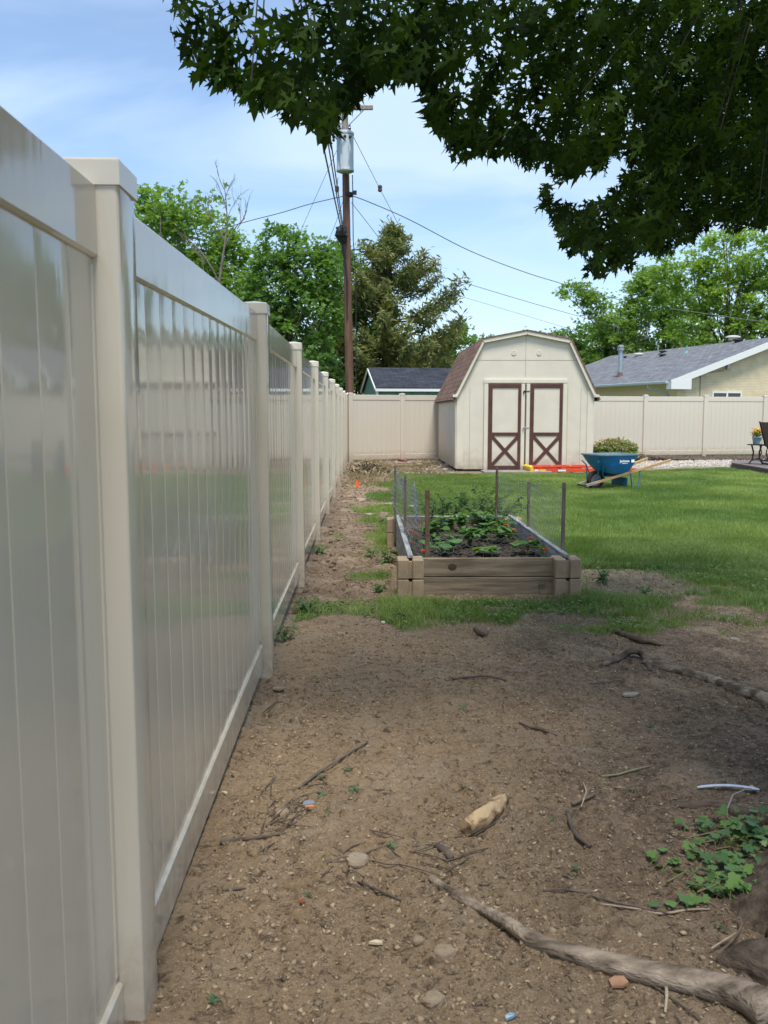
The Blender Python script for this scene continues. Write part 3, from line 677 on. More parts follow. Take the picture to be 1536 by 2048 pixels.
TRM = mat('transformer_paint', (.52, .57, .58), .45, (.20, .28, .33), 1.6, stretch=(2.2, 2.2, .45), ramp=(.46, .52), metallic=.2)
tr = add('transformer', mb, TRM, pole, smooth=40)
mb = MB()
for k in range(3):
    a_ = R(-90 + (k - 1) * 34); mb.T = Matrix.Translation((tcx.x + .27 * math.cos(a_), PY - .42 + .27 * math.sin(a_), tcx.z + H_ - .22)) @ Matrix.Rotation(a_ + R(90), 4, 'Z') @ Matrix.Rotation(R(90), 4, 'X')
    mb.lathe((0, 0, 0), [(.03, 0), (.05, .02), (.03, .04), (.045, .06), (.02, .10)], 10)
mb.T = None
for x in (-.17, .15): mb.lathe((tcx.x + x, PY - .45, tcx.z + H_ - .02), [(.03, 0), (.055, .05), (.03, .08), (.05, .12), (.025, .17), (.035, .2), (.01, .27)], 10)
add('bushing', mb, mat('bushing', (.05, .04, .04), .3), tr)
mb = MB()
for z in (.3, 1.05): mb.box((tcx.x, PY - .16, tcx.z + z), (.14, .30, .08))
mb.tube([(tcx.x - .29, PY - .42, tcx.z + H_ - .1), (tcx.x - .36, PY - .3, tcx.z + H_ + .1), (tcx.x - .33, PY - .2, tcx.z + H_ + .5)], .012, 5)
mb.lathe((tcx.x - .37, PY - .35, tcx.z + H_ - .28), [(.03, 0), (.05, .04), (.03, .09), (.05, .13), (.03, .2), (.04, .24), (.015, .3)], 8)
add('bracket', mb, DARKM, pole)
BLK = mat('black_rubber', (.012, .012, .014), .5)
mb = MB(); q = W(683, 467, PY); q2 = W(687, 490, PY)
for k in range(9):
    a_ = k * 2.4; mb.tube([q + Vector((.16 * math.cos(a_), -.16, .15 + .05 * math.sin(a_ * 2))), q + Vector((.20 * math.cos(a_ + 1), -.24, -.10)), q2 + Vector((.05 * math.cos(a_), -.12, 0))], .035, 6)
mb.lathe((q.x, q.y - .2, q.z - .18), [(.05, 0), (.16, .06), (.19, .2), (.13, .34), (.05, .4)], 12)
mb.tube([q2 + Vector((0, -.12, 0)), W(690, 520, PY - .1), W(694, 560, PY - .15), W(694.5, 640, PY - .15)], [.09, .05, .03, .02], 6)
mb.tube([W(705, 350, PY - .14), W(706.5, 480, PY - .15), W(712, 560, PY - .17), W(712, 760, PY - .17)], .016, 5)
add('cable_bundle', mb, BLK, pole)
mb = MB(); z_ = W(700, 390, PY).z; mb.lathe((W(697, 390, PY).x, PY, z_ - .05), [(.155, 0), (.16, .02), (.16, .1), (.155, .12)], 16)
mb.box((W(697, 390, PY).x + .2, PY - .1, z_ + .05), (.14, .1, .12)); add('strap', mb, DARKM, pole)
WIRE = mat('wire', (.10, .10, .11), .5)
def wire(label, pts, r=.013, sag=0, name='overhead_wire', n=22, grp='wires on the utility pole'):
    mb = MB(); pts = [Vector(p) for p in pts]; P = []
    if len(pts) == 2:
        for k in range(n + 1): t = k / n; p = pts[0].lerp(pts[1], t); p.z -= sag * 4 * t * (1 - t); P.append(p)
    else:
        for k in range(len(pts) - 1):                      # Catmull-Rom through the points
            p0 = pts[max(k - 1, 0)]; p1 = pts[k]; p2 = pts[k + 1]; p3 = pts[min(k + 2, len(pts) - 1)]
            for j in range(8):
                t = j / 8; P.append(.5 * ((2 * p1) + (p2 - p0) * t + (2 * p0 - 5 * p1 + 4 * p2 - p3) * t * t + (3 * p1 - p0 - 3 * p2 + p3) * t ** 3))
        P.append(pts[-1])
    mb.tube(P, r * .72, 5); o = add(name, mb, WIRE, origin=P[0]); tag(o, label, 'wire', grp); return o
WLC = WIRE
qa = q + Vector((0, -.2, .1))
wire('leftmost of three thick cables rising from the black splice on the pole toward the leaves', [qa, W(551, -180, 10)], .028, .08)
wire('middle of three thick cables rising from the black splice on the pole toward the leaves', [qa + Vector((.04, 0, 0)), W(583, -180, 10)], .022, .08)
wire('rightmost of three thick cables rising from the black splice on the pole toward the leaves', [qa + Vector((.07, 0, 0)), W(600, -180, 10)], .022, .08)
wire('cable sagging from the middle of the pole to the left behind the maples', [W(692, 391, PY), W(620, 408, 31), W(560, 426, 32), W(480, 447, 33), W(380, 480, 34), W(250, 530, 35)], .02)
wire('thin wire slanting down left from the transformer to the maple tops', [W(685, 275, PY), W(600, 465, 36), W(560, 560, 39)], .011)
wire('thin wire slanting down left from below the transformer beside the black splice', [W(692, 382, PY), W(668, 455, 33), W(630, 540, 36)], .011)
g1 = wire('guy wire slanting down right from the transformer with a dark insulator on it', [W(705, 270, PY), W(760, 378, 33), W(800, 455, 36), W(856, 565, 40), W(900, 650, 44)], .013)
mb = MB(); c_ = W(760, 377, 33); mb.lathe(c_ - Vector((0, 0, .12)), [(.04, 0), (.08, .03), (.08, .10), (.06, .12), (.08, .14), (.08, .21), (.04, .24)], 10); add('insulator', mb, mat('insulator', (.10, .05, .035), .4), g1)
mb = MB(); c_ = W(674, 378, 30.5); mb.lathe(c_ - Vector((0, 0, .10)), [(.04, 0), (.07, .03), (.07, .16), (.04, .2)], 10); mb.tube([c_, W(676, 355, 30.1)], .01, 4); mb.tube([c_, W(673, 395, 30.6)], .01, 4); add('insulator', mb, mat('insulator', (.1, .05, .035), .4), pole)
wire('thick cable running from the pole down right to the trees above the barn shed', [W(703, 391, PY), W(740, 405, 30.6), W(820, 440, 32), W(936, 500, 34), W(1040, 541, 36), W(1123, 567, 38), W(1240, 600, 40)], .022)
wire('short dark wire dropping right from the pole into the spruce crown', [W(703, 405, PY), W(742, 455, 32), W(782, 508, 34), W(820, 552, 36)], .014)
wire('middle thin wire descending right across the sky behind the spruce', [W(800, 515, 33), W(850, 545, 34), W(936, 568, 35), W(1060, 605, 37), W(1178, 638, 39), W(1240, 655, 40)], .016)
wire('lowest thin wire descending right across the sky toward the house roof', [W(860, 575, 38), W(936, 597, 39), W(1040, 628, 41), W(1160, 664, 43)], .011)
wire('service wire crossing in front of the right hand maples above the grey roof', [W(1340, 617, 46), W(1430, 630, 45), W(1520, 643, 44), W(1600, 655, 43)], .02)
# ---------------------------------------------------------------- foliage helpers
DIAM = [(0, 0, 0), (.30, .42, .08), (0, 1, -.05), (-.30, .42, .08)]; DF = [[0, 1, 2], [0, 2, 3]]
OVAL = [(0, 0, 0), (.24, .22, .05), (.33, .50, .07), (.20, .80, .02), (0, 1, -.10), (-.20, .80, .02), (-.33, .50, .07), (-.24, .22, .05), (0, .5, -.01)]
OF = [[8, k, (k + 1) % 8] for k in range(8)]
CLUMP = []; CF = []
for _k, (_a, _e, _s) in enumerate([(0, .5, 1), (1.4, .2, .8), (2.6, .7, .9), (3.9, .1, .85), (5.1, .5, .9)]):
    M_ = Matrix.Rotation(_a, 3, 'Z') @ Matrix.Rotation(_e, 3, 'X')
    for p_ in DIAM: q_ = M_ @ (Vector(p_) * _s); CLUMP.append(tuple(q_))
    CF += [[4 * _k, 4 * _k + 1, 4 * _k + 2], [4 * _k, 4 * _k + 2, 4 * _k + 3]]
def leafmat(name, c1, c2, tr=.3, rough=.6, spec=.3):
    return mat(name, c1, rough, c2, attr='rnd', transl=tr, spec=spec)
BARK = mat('bark', (.15, .115, .085), .95, (.06, .045, .034), 6, .02, 16, stretch=(3, 3, .6), spec=.15)
BARKG = mat('grey_bark', (.24, .21, .18), .95, (.14, .12, .10), 5, .01, 16, stretch=(3, 3, .6), spec=.15)
def limb(mb, a, b, r0, r1, bend=.12, n=6, seg=7):
    a = Vector(a); b = Vector(b); L_ = (b - a).length; pts = []; off = Vector((random.uniform(-1, 1), random.uniform(-1, 1), random.uniform(-.2, 1))) * L_ * bend
    for k in range(n + 1): t = k / n; pts.append(a.lerp(b, t) + off * math.sin(math.pi * t) + Vector((random.uniform(-1, 1), random.uniform(-1, 1), 0)) * L_ * .012)
    mb.tube(pts, [r0 + (r1 - r0) * (k / n) ** .8 for k in range(n + 1)], seg); return pts
def tree(name, label, u0, Y, blobs, m, lsz=.20, per=26, ncl=260, sig=.42, r=.22, cat='tree', bark=None, base=CLUMP, bf=CF, limbs=14, group='trees beyond the back fence', bare=0, depth=None):
    s = Y / F; bx = (u0 - XV) * s; t = thing(name, label, cat, (bx, Y, 0), group)
    ncl = int(ncl * .80); sig *= .62; lsz *= .66
    cs = []; areas = [b[2] * b[3] for b in blobs]; tot = sum(areas)
    for (u, v, ru, rv), ar in zip(blobs, areas):
        n = max(5, int(ncl * ar / tot)); c = W(u, v, Y)
        d = rng.normal(size=(n, 3)); d /= np.linalg.norm(d, axis=1)[:, None]; rad = rng.uniform(.35, 1, n) ** .55
        dp = (depth or 1.0) * min(ru, rv * 1.2) * s
        P = d * rad[:, None] * np.array([ru * s, dp, rv * s]) + np.array(c); cs.append(P)
    C = np.concatenate(cs); C = C[C[:, 2] > .3]
    cv = rng.uniform(0, 1, len(C)); k = rng.poisson(per, len(C)) + 3; idx = np.repeat(np.arange(len(C)), k)
    P = C[idx] + rng.normal(size=(len(idx), 3)) * sig * np.array([1, 1, .62]) * rng.uniform(.6, 1.3, len(C))[idx][:, None]
    val = np.clip(cv[idx] * .6 + rng.uniform(0, .4, len(idx)), 0, 1)
    scatter('crown', base, bf, P, rotm(len(P), .8), lsz * rng.uniform(.6, 1.25, len(P)), m, t, val)
    mb = MB(); topz = float(C[:, 2].max()); h = topz * .72; x_ = float(C[:, 0].mean())
    tp = [Vector((bx, Y, -.1)), Vector((bx + (x_ - bx) * .15, Y, h * .3)), Vector((bx + (x_ - bx) * .5, Y, h * .65)), Vector((x_, Y, h))]
    mb.tube(tp, [r * 1.15, r, r * .7, r * .25], 9); add('trunk', mb, bark or BARK, t)
    mb = MB(); ch = C[rng.permutation(len(C))[:limbs]]
    for c in ch:
        f = min(.9, max(.22, (c[2] / topz) * .62)); a = tp[0].lerp(tp[-1], f); j = f * 3; i = min(2, int(j)); a = tp[i].lerp(tp[i + 1], j - i)
        limb(mb, a, c, r * .34 * (1.1 - f), .02)
    add('limbs', mb, bark or BARK, t); return t
LM1 = leafmat('leaf_bright', (.27, .39, .10), (.13, .23, .055), .45)
LM2 = leafmat('leaf_mid', (.20, .33, .085), (.075, .155, .042), .42)
LM3 = leafmat('leaf_dark', (.135, .225, .070), (.06, .125, .040), .38)
LM4 = leafmat('leaf_yellow', (.30, .42, .09), (.15, .25, .055), .45)
CEDAR = leafmat('cedar_needles', (.29, .29, .11), (.12, .15, .06), .3)
tree('leafy_tree', 'tall bright green tree with a broken pale limb, leftmost above the fence', 400, 40, [(330, 440, 62, 70), (400, 470, 75, 80), (300, 520, 60, 80), (450, 560, 62, 90), (370, 600, 110, 90), (285, 400, 22, 28)], LM1, .24, 26, 420, .5, .22, limbs=26, bark=BARKG)
mb = MB(); dt = thing('dead_tree', 'bare pale dead tree with forked twigs between two leafy trees', 'dead tree', ((430 - XV) * 38 / F, 38, 0), 'trees beyond the back fence')
b0 = W(432, 600, 38); b0.z = 0; tk = [b0, W(434, 600, 38), W(445, 520, 38), W(455, 450, 38), W(452, 400, 38), W(447, 358, 38)]
mb.tube(tk, [.11, .07, .05, .032, .02, .008], 8); add('trunk', mb, BARKG, dt); mb = MB()
def fork(a, dirv, L_, r, d):
    b = a + dirv * L_; limb(mb, a, b, r, r * .45, .08, 4, 5)
    if d > 0:
        for _ in range(3):
            nd = (dirv + Vector((random.uniform(-.8, .8), random.uniform(-.6, .6), random.uniform(-.1, .6)))).normalized(); fork(a.lerp(b, random.uniform(.45, 1)), nd, L_ * random.uniform(.45, .7), r * .5, d - 1)
for (u, v), (du, dv) in (((452, 420), (-.25, .9)), ((455, 440), (.35, .8)), ((450, 400), (.3, .9)), ((448, 480), (-.5, .8)), ((447, 500), (.5, .7)), ((436, 560), (-.55, .8)), ((448, 378), (-.3, .8)), ((440, 590), (-.8, .8))):
    fork(W(u, v, 38), Vector((du, random.uniform(-.3, .3), dv)).normalized(), random.uniform(.7, 1.3) * (1 if v < 480 else 1.9), .020 if v < 480 else .04, 2)
add('branches', mb, BARKG, dt)
tree('leafy_tree', 'dense green tree with dark hollows standing just left of the utility pole', 590, 37, [(555, 500, 48, 50), (620, 540, 62, 60), (545, 590, 58, 70), (610, 640, 80, 70), (655, 560, 32, 50), (520, 650, 60, 70), (570, 720, 90, 60)], LM2, .22, 26, 430, .42, .2, limbs=22)
tree('leafy_tree', 'dark low tree filling in behind the first fence posts', 470, 46, [(480, 600, 60, 60), (470, 680, 90, 80), (400, 700, 80, 80)], LM3, .26, 24, 200, .5, .2)
tree('young_tree', 'slim light green young tree right beside the foot of the utility pole', 722, 41, [(715, 610, 24, 40), (725, 690, 30, 60), (690, 640, 26, 50), (712, 745, 26, 40), (680, 500, 16, 32), (705, 520, 18, 30)], LM2, .17, 20, 170, .28, .08)
tree('leafy_tree', 'loose airy green tree low behind the far fence posts left of the pole', 655, 43, [(655, 620, 48, 60), (640, 720, 60, 60), (670, 520, 30, 40)], LM2, .22, 22, 170, .4, .14)
tree('bush', 'olive and dark bushes low at the fence corner behind the pole', 668, 31, [(655, 750, 24, 38), (678, 770, 22, 26)], LM3, .16, 22, 70, .25, .05, cat='bush')
# the spruce-like evergreen: tiers of rising sprays along real branches
EY = 42.0; es = EY / F; et = thing('evergreen_tree', 'big brownish olive evergreen with ragged upturned sprays right of the utility pole', 'evergreen tree', ((772 - XV) * es, EY, 0), 'trees beyond the back fence')
ex_ = (772 - XV) * es; ztop = W(772, 452, EY).z; mb = MB()
mb.tube([(ex_, EY, -.1), (ex_ + .1, EY, ztop * .5), (ex_ + .25, EY, ztop * .97)], [.30, .18, .03], 9); add('trunk', mb, BARK, et)
mb = MB(); PP = []; 
prof = [(0, .3), (.12, 3.1), (.28, 3.4), (.45, 3.1), (.62, 2.6), (.76, 1.75), (.88, 1.25), (1, .35)]
for k in range(112):
    f = random.uniform(.06, 1) ; Lr = np.interp(f, [p[0] for p in prof], [p[1] for p in prof]) * random.uniform(.55, 1.2) * 1.02; a_ = random.uniform(0, 2 * math.pi)
    if math.cos(a_) > .5 and .5 < f < .9: Lr *= 1.25
    z0 = ztop * f * .97; d = Vector((math.cos(a_), math.sin(a_), 0)); o_ = Vector((ex_ + .25 * f, EY, z0)); pts = []
    for j in range(9): t = j / 8; pts.append(o_ + d * Lr * t + Vector((0, 0, Lr * (-.10 * t + .42 * t * t))))
    mb.tube(pts, [.05 * (1 - .8 * j / 8) for j in range(9)], 5)
    for j in range(int(34 * Lr) + 10):
        t = random.uniform(.22, 1.04) ** .8; q = o_ + d * Lr * t + Vector((0, 0, Lr * (-.10 * t + .42 * t * t))); w = .10 + .26 * (1 - t)
        PP.append((q.x + random.gauss(0, w * .55), q.y + random.gauss(0, w * .55), q.z + random.gauss(0, .10) + random.choice((0, 0, .12))))
add('branches', mb, BARK, et); PP = np.array(PP); PP = np.repeat(PP, 4, 0) + rng.normal(size=(len(PP) * 4, 3)) * .11
NEED = [(0, 0, 0), (.13, .5, .02), (0, 1, 0), (-.13, .5, .02)]
scatter('needles', NEED, DF, PP, euler(rng.uniform(0, 6.28, len(PP)), rng.uniform(.2, 1.4, len(PP)), rng.uniform(0, 6.28, len(PP))), rng.uniform(.20, .40, len(PP)), CEDAR, et, np.clip(rng.uniform(-.3, .6, len(PP)) + fbm(PP[:, 0] * 1.2, PP[:, 2] * 1.2, 3, 3), 0, 1))
tree('leafy_tree', 'small round dark green tree peeking out between the evergreen and the barn shed', 915, 62, [(925, 690, 40, 42), (880, 720, 40, 40), (905, 760, 70, 40)], LM2, .30, 24, 170, .5, .2)
tree('leafy_tree', 'distant low green treetop just left above the barn shed roof', 985, 70, [(982, 700, 22, 30), (1010, 720, 50, 40), (1080, 700, 50, 35)], LM3, .32, 22, 130, .5, .2)
tree('leafy_tree', 'mid green tree rising behind the right slope of the barn shed roof', 1150, 58, [(1130, 700, 40, 40), (1180, 690, 60, 50), (1150, 740, 80, 50)], LM2, .28, 26, 220, .5, .2)
tree('leafy_tree', 'tree with a long leafy arm reaching left above the barn shed', 1265, 55, [(1150, 590, 42, 20), (1190, 610, 30, 22), (1235, 655, 50, 42), (1290, 600, 46, 50), (1220, 700, 60, 40), (1300, 560, 30, 30)], LM1, .24, 24, 300, .42, .22, limbs=26, bark=BARKG)
tree('leafy_tree', 'broad yellow green maple behind the grey house roof at the right edge', 1440, 52, [(1440, 520, 70, 55), (1510, 500, 60, 50), (1390, 580, 60, 60), (1480, 600, 90, 60), (1560, 580, 70, 90), (1340, 540, 30, 35), (1420, 660, 90, 50), (1540, 680, 90, 60)], LM4, .23, 28, 620, .42, .3, limbs=30)
tree('leafy_tree', 'shaded green tree filling the gap behind the flue pipe and the roof ridge', 1330, 60, [(1300, 660, 70, 50), (1360, 620, 50, 60), (1250, 730, 80, 40), (1400, 700, 80, 40)], LM2, .27, 26, 330, .5, .25)
tree('leafy_tree', 'dark row of trees closing the view low behind the green outbuilding', 830, 75, [(760, 770, 90, 45), (900, 775, 90, 40), (1040, 770, 90, 40), (620, 770, 90, 60)], LM3, .4, 24, 260, .7, .2)

# ---------------------------------------------------------------- the maple overhead
def rough_tube(pts, rad, amp=.12, n=16, sub=10, seed=1, flat=1.0, streak=.5):
    """knobbly root or log: radius noise along and around the path"""
    pts = [Vector(p) for p in pts]; P = []; RR = []
    for k in range(len(pts) - 1):
        p0 = pts[max(k - 1, 0)]; p1 = pts[k]; p2 = pts[k + 1]; p3 = pts[min(k + 2, len(pts) - 1)]
        for j in range(sub):
            t = j / sub; P.append(.5 * ((2 * p1) + (p2 - p0) * t + (2 * p0 - 5 * p1 + 4 * p2 - p3) * t * t + (3 * p1 - p0 - 3 * p2 + p3) * t ** 3)); RR.append(rad[k] * (1 - t) + rad[k + 1] * t)
    P.append(pts[-1]); RR.append(rad[-1]); mb = MB(); rings = []; s = 0; up = Vector((0, 0, 1))
    for k, p in enumerate(P):
        if k: s += (P[k] - P[k - 1]).length
        t = (P[min(k + 1, len(P) - 1)] - P[max(k - 1, 0)]).normalized(); x = t.cross(up)
        x = x.normalized() if x.length > .05 else Vector((1, 0, 0)); y = x.cross(t).normalized(); q = []
        for j in range(n):
            a = 2 * math.pi * j / n; nn = fbm(np.array([math.cos(a) * 1.6 + seed * 7 + 9]), np.array([math.sin(a) * 1.6 + s / max(RR[k], .004) * streak * .22]), seed, 3)[0] - .5
            n2 = vn(np.array([a * 2.6]), np.array([s / max(RR[k], .004) * .12]), seed + 3)[0] - .5
            r = RR[k] * (1 + amp * 2.6 * nn + amp * n2); q.append(p + x * math.cos(a) * r + y * math.sin(a) * r * flat)
        rings.append(mb.av(q))
    for k in range(len(P) - 1):
        a, b = rings[k], rings[k + 1]
        for j in range(n): j2 = (j + 1) % n; mb.f.append((a + j, a + j2, b + j2, b + j)); mb.m.append(0)
    mb.f.append(tuple(rings[0] + j for j in range(n - 1, -1, -1))); mb.m.append(0); mb.f.append(tuple(rings[-1] + j for j in range(n))); mb.m.append(0)
    return mb
ROOTM = mat('root_wood', (.41, .335, .26), .9, (.125, .095, .070), 12, .014, 38, stretch=(.55, 1.6, 2.4), spec=.15, detail=9, ramp=(.38, .62))
ROOTD = mat('dark_root', (.20, .155, .12), .9, (.075, .058, .045), 11, .010, 36, stretch=(.6, 1.6, 2.2), spec=.15, detail=9)
TC = Vector((1.80, 1.98, 0))
maple = thing('maple_tree', 'large dark silver maple whose leafy branches hang over the top right', 'tree', TC)
mb = MB(); rings = []; nseg = 44
for z, r in [(-.15, .80), (0, .66), (.06, .58), (.16, .50), (.35, .45), (1.0, .42), (1.8, .43), (2.6, .42), (3.4, .40), (4.2, .30)]:
    q = []
    for j in range(nseg):
        a = 2 * math.pi * j / nseg; fl = 1 + (.42 * max(0, 1 - z / .7)) * (.5 + .5 * math.sin(a * 5 + .6)) + .05 * math.sin(a * 11 + z * 2)
        q.append((TC.x + r * fl * math.cos(a), TC.y + r * fl * math.sin(a), z))
    rings.append(mb.av(q))
for a, b in zip(rings, rings[1:]):
    for j in range(nseg): j2 = (j + 1) % nseg; mb.f.append((a + j, a + j2, b + j2, b + j)); mb.m.append(0)
add('trunk', mb, BARK, maple, smooth=True)
def rootpath(px, lift): return [gnd(u, v, l) for (u, v), l in zip(px, lift if hasattr(lift, '__len__') else [lift] * len(px))]
mp_ = [(862, 1757), (905, 1792), (960, 1822), (1010, 1850), (1060, 1884), (1120, 1912), (1200, 1935), (1300, 1962), (1400, 1985), (1480, 2010), (1540, 2050)]
add('root', rough_tube(rootpath(mp_, [.002, .007, .009, .010, .012, .013, .015, .018, .021, .025, .03]), [.010, .013, .013, .015, .018, .022, .026, .029, .031, .035, .042], .16, 18, 12, 3), ROOTM, maple, smooth=True)
mp_ = [(1285, 1327), (1330, 1340), (1400, 1358), (1455, 1378), (1520, 1402), (1620, 1450), (1720, 1560)]
add('root', rough_tube(rootpath(mp_, .012), [.012, .020, .024, .028, .034, .05, .08], .16, 14, 10, 5), ROOTM, maple, smooth=True)
mp_ = [(1205, 1330), (1240, 1322), (1262, 1316), (1285, 1320), (1300, 1340)]
add('root', rough_tube(rootpath(mp_, [.0, .02, .04, .03, .0]), [.012, .018, .020, .017, .012], .2, 12, 8, 8), ROOTD, maple, smooth=True)
mp_ = [(1180, 1245), (1265, 1280), (1290, 1288), (1340, 1292), (1420, 1300)]
add('root', rough_tube(rootpath(mp_, [-.02, .02, .02, .0, -.01]), [.015, .02, .018, .014, .010], .2, 12, 8, 9), ROOTD, maple, smooth=True)
mp_ = [(1340, 1606), (1400, 1612), (1450, 1618), (1500, 1640), (1600, 1670)]
add('root', rough_tube(rootpath(mp_, [-.012, -.002, .0, .0, .01]), [.014, .020, .022, .03, .06], .14, 14, 8, 11), ROOTD, maple, smooth=True)
mp_ = [(1440, 1925), (1500, 1935), (1560, 1950), (1640, 1930)]
add('root', rough_tube(rootpath(mp_, [-.015, .01, .02, .05]), [.02, .05, .07, .12], .16, 14, 8, 12), ROOTD, maple, smooth=True)
# leaf of a silver maple: five deep toothed lobes
half = [(.02, 0), (.12, -.04), (.32, -.10), (.25, .02), (.36, .09), (.15, .13), (.08, .19), (.24, .32), (.40, .30), (.42, .38), (.64, .50), (.43, .48), (.42, .60), (.28, .46), (.065, .36), (.07, .52), (.21, .60), (.17, .67), (.29, .78), (.12, .77), (.08, .88)]
outl = [(0, 0)] + half + [(0, 1.06)] + [(-x, y) for x, y in half[::-1]]
MAPLE = [(x, y, -.30 * y * y + .34 * abs(x) - .02) for x, y in outl]; MF = [list(range(len(outl)))]
lowo = [(0, 0), (.30, -.04), (.15, .18), (.58, .46), (.12, .42), (.26, .74), (0, 1.05), (-.26, .74), (-.12, .42), (-.58, .46), (-.15, .18), (-.30, -.04)]
MAPLO = [(x, y, -.16 * y * y + .22 * abs(x)) for x, y in lowo]; MFL = [list(range(len(lowo)))]
PA = [(338, -1e4), (338, 8), (342, 30), (352, 110), (368, 130), (402, 150), (440, 150), (455, 172), (480, 200), (500, 212), (530, 190), (556, 205), (565, 225), (590, 235), (612, 250), (640, 272), (668, 245), (700, 214), (718, 200), (728, 180), (740, 145), (765, 182), (785, 155), (800, 142), (832, 155), (845, 212), (860, 245), (890, 262), (905, 298), (925, 312), (945, 305), (965, 318), (985, 308), (1010, 306), (1040, 312), (1070, 322), (1090, 340), (1108, 352), (1125, 335), (1150, 330), (1190, 325), (1203, 350), (1215, 320), (1235, 312), (1600, 312), (1600, -1e4)]
PB = [(1068, 408), (1078, 372), (1100, 362), (1150, 378), (1200, 385), (1232, 372), (1240, 330), (1300, 300), (1600, 290), (1600, 442), (1470, 452), (1420, 442), (1385, 468), (1335, 480), (1290, 495), (1262, 530), (1205, 545), (1185, 532), (1140, 528), (1158, 510), (1195, 492), (1150, 482), (1112, 462), (1092, 442)]
def inside(u, v, poly):
    c = np.zeros(len(u), bool); n = len(poly)
    for i in range(n):
        x1, y1 = poly[i]; x2, y2 = poly[(i + 1) % n]
        with np.errstate(divide='ignore', invalid='ignore'):
            cond = ((y1 > v) != (y2 > v)) & (u < (x2 - x1) * (v - y1) / (y2 - y1 + 1e-12) + x1)
        c ^= cond
    return c
def allowed(P, pad=None):
    u, v, dep = proj(P); inf = (u > -60) & (u < 1590) & (v > -10) & (v < 2100) & (dep > 0)
    vj = v - 15 + 38 * (vn(u / 20, v * 0, 5) - .5); uj = u + 26 * (vn(v / 18, u * 0, 6) - .5); ok = inside(uj, vj, PA) | inside(uj, vj, PB)
    if pad is not None:
        m_ = pad * F / np.maximum(dep, .3); inf = (dep > 0) & (u > -m_) & (u < 1536 + m_) & (v > -m_) & (v < 2100); ok = ok & (v < 300) & (u > 420 + m_)
    ymax = 3.7 + np.clip((u - 720) / 816, 0, 1) * 2.7; ymin = 2.5 + np.clip((u - 700) / 800, 0, 1) * .7
    return np.where(inf, ok & (dep < ymax) & (dep > ymin), True), inf
n_ = 46000; Pn = np.stack([rng.uniform(-1.0, 5.2, n_), rng.uniform(2.3, 7.6, n_), rng.uniform(2.0, 5.3, n_)], -1)
# gather leaves along drooping sprays so that the crown has clumps and gaps
ncl = 7600; Cc = np.stack([-1.1 + 5.2 * rng.uniform(0, 1, ncl) ** .75, rng.uniform(2.3, 6.7, ncl), rng.uniform(2.0, 5.3, ncl)], -1)
out_d = Cc - np.array([TC.x, TC.y + .3, 3.4]); out_d[:, 2] = -abs(out_d[:, 2]) * .2 - .55 * np.linalg.norm(out_d[:, :2], axis=1); out_d /= np.linalg.norm(out_d, axis=1)[:, None]
tt_ = np.repeat(np.arange(ncl), 15); al = np.tile(np.linspace(-.28, .28, 15), ncl)
Pn = Cc[tt_] + out_d[tt_] * al[:, None] + rng.normal(size=(len(tt_), 3)) * .07
ok, inf = allowed(Pn); keep = ok & inf; Pin = Pn[keep]; din = out_d[tt_][keep]
gapn = fbm(Pin[:, 0] * 2 + 5, Pin[:, 2] * 2.4 + Pin[:, 1], 13, 3); k2 = gapn > .38; Pin = Pin[k2]; din = din[k2]
# a rim of leaves along the lower outline, hanging outward
rim = []
for poly, zs in ((PA[2:-2], 0), (PB[13:] + PB[:5], 1)):
    for i in range(len(poly) - 1):
        a = np.array(poly[i], float); b = np.array(poly[i + 1], float); L_ = np.linalg.norm(b - a)
        for k in range(max(2, int(L_ / 2.2))):
            p = a + (b - a) * random.random() + np.array([random.uniform(-4, 20), -abs(random.gauss(0, 40)) - 6]); u = p[0]
            Y = random.uniform(2.7 + max(0, (u - 700) / 816) * 1.6, 3.3 + max(0, (u - 720) / 816) * 2.4); w = W(p[0], p[1], Y); rim.append(tuple(w))
rim = np.array(rim); okr, infr = allowed(rim); rim = rim[okr]
Pin = np.concatenate([Pin, rim]); din = np.concatenate([din, np.tile([-.45, .1, -.88], (len(rim), 1))])
def hang(d, spread=.45):
    """rotation with local +y along d (jittered), random roll"""
    y = d + rng.normal(size=d.shape) * spread; y /= np.linalg.norm(y, axis=1)[:, None]
    r = rng.normal(size=d.shape) + np.array([0, -.5, .9]); x = np.cross(y, r); x /= np.linalg.norm(x, axis=1)[:, None] + 1e-9; z = np.cross(x, y)
    return np.stack([x, y, z], -1)
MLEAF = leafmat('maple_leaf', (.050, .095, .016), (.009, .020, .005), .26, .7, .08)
HR = hang(din); SC = rng.uniform(.058, .105, len(Pin)) * (1 - .12 * (Pin[:, 0] > .8)); tipok = allowed(Pin + HR[:, :, 1] * (SC * .72)[:, None])[0]; cen = allowed(Pin + HR[:, :, 0] * (SC * .35)[:, None] + HR[:, :, 1] * (SC * .45)[:, None])[0] & allowed(Pin - HR[:, :, 0] * (SC * .35)[:, None] + HR[:, :, 1] * (SC * .45)[:, None])[0]
tipok &= cen; Pin = Pin[tipok]; HR = HR[tipok]; SC = SC[tipok]
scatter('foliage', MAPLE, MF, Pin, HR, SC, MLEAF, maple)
n_ = 13000; Po = np.stack([rng.uniform(-3.2, 7.5, n_), rng.uniform(-5.5, 8.5, n_), rng.uniform(2.6, 6.5, n_)], -1)
rr = np.hypot(Po[:, 0] - 2.0, (Po[:, 1] - 1.6)); ok, inf = allowed(Po, .24); u_, v_, d_ = proj(Po)
keep = ok & ~inf & (rr < 6.0) & (Po[:, 2] < 6.6 - rr * .35) & (fbm(Po[:, 0] * 1.1, Po[:, 1] * 1.1, 8, 3) > .40) & ~((Po[:, 1] < 1.8) & (Po[:, 2] < 2.9))
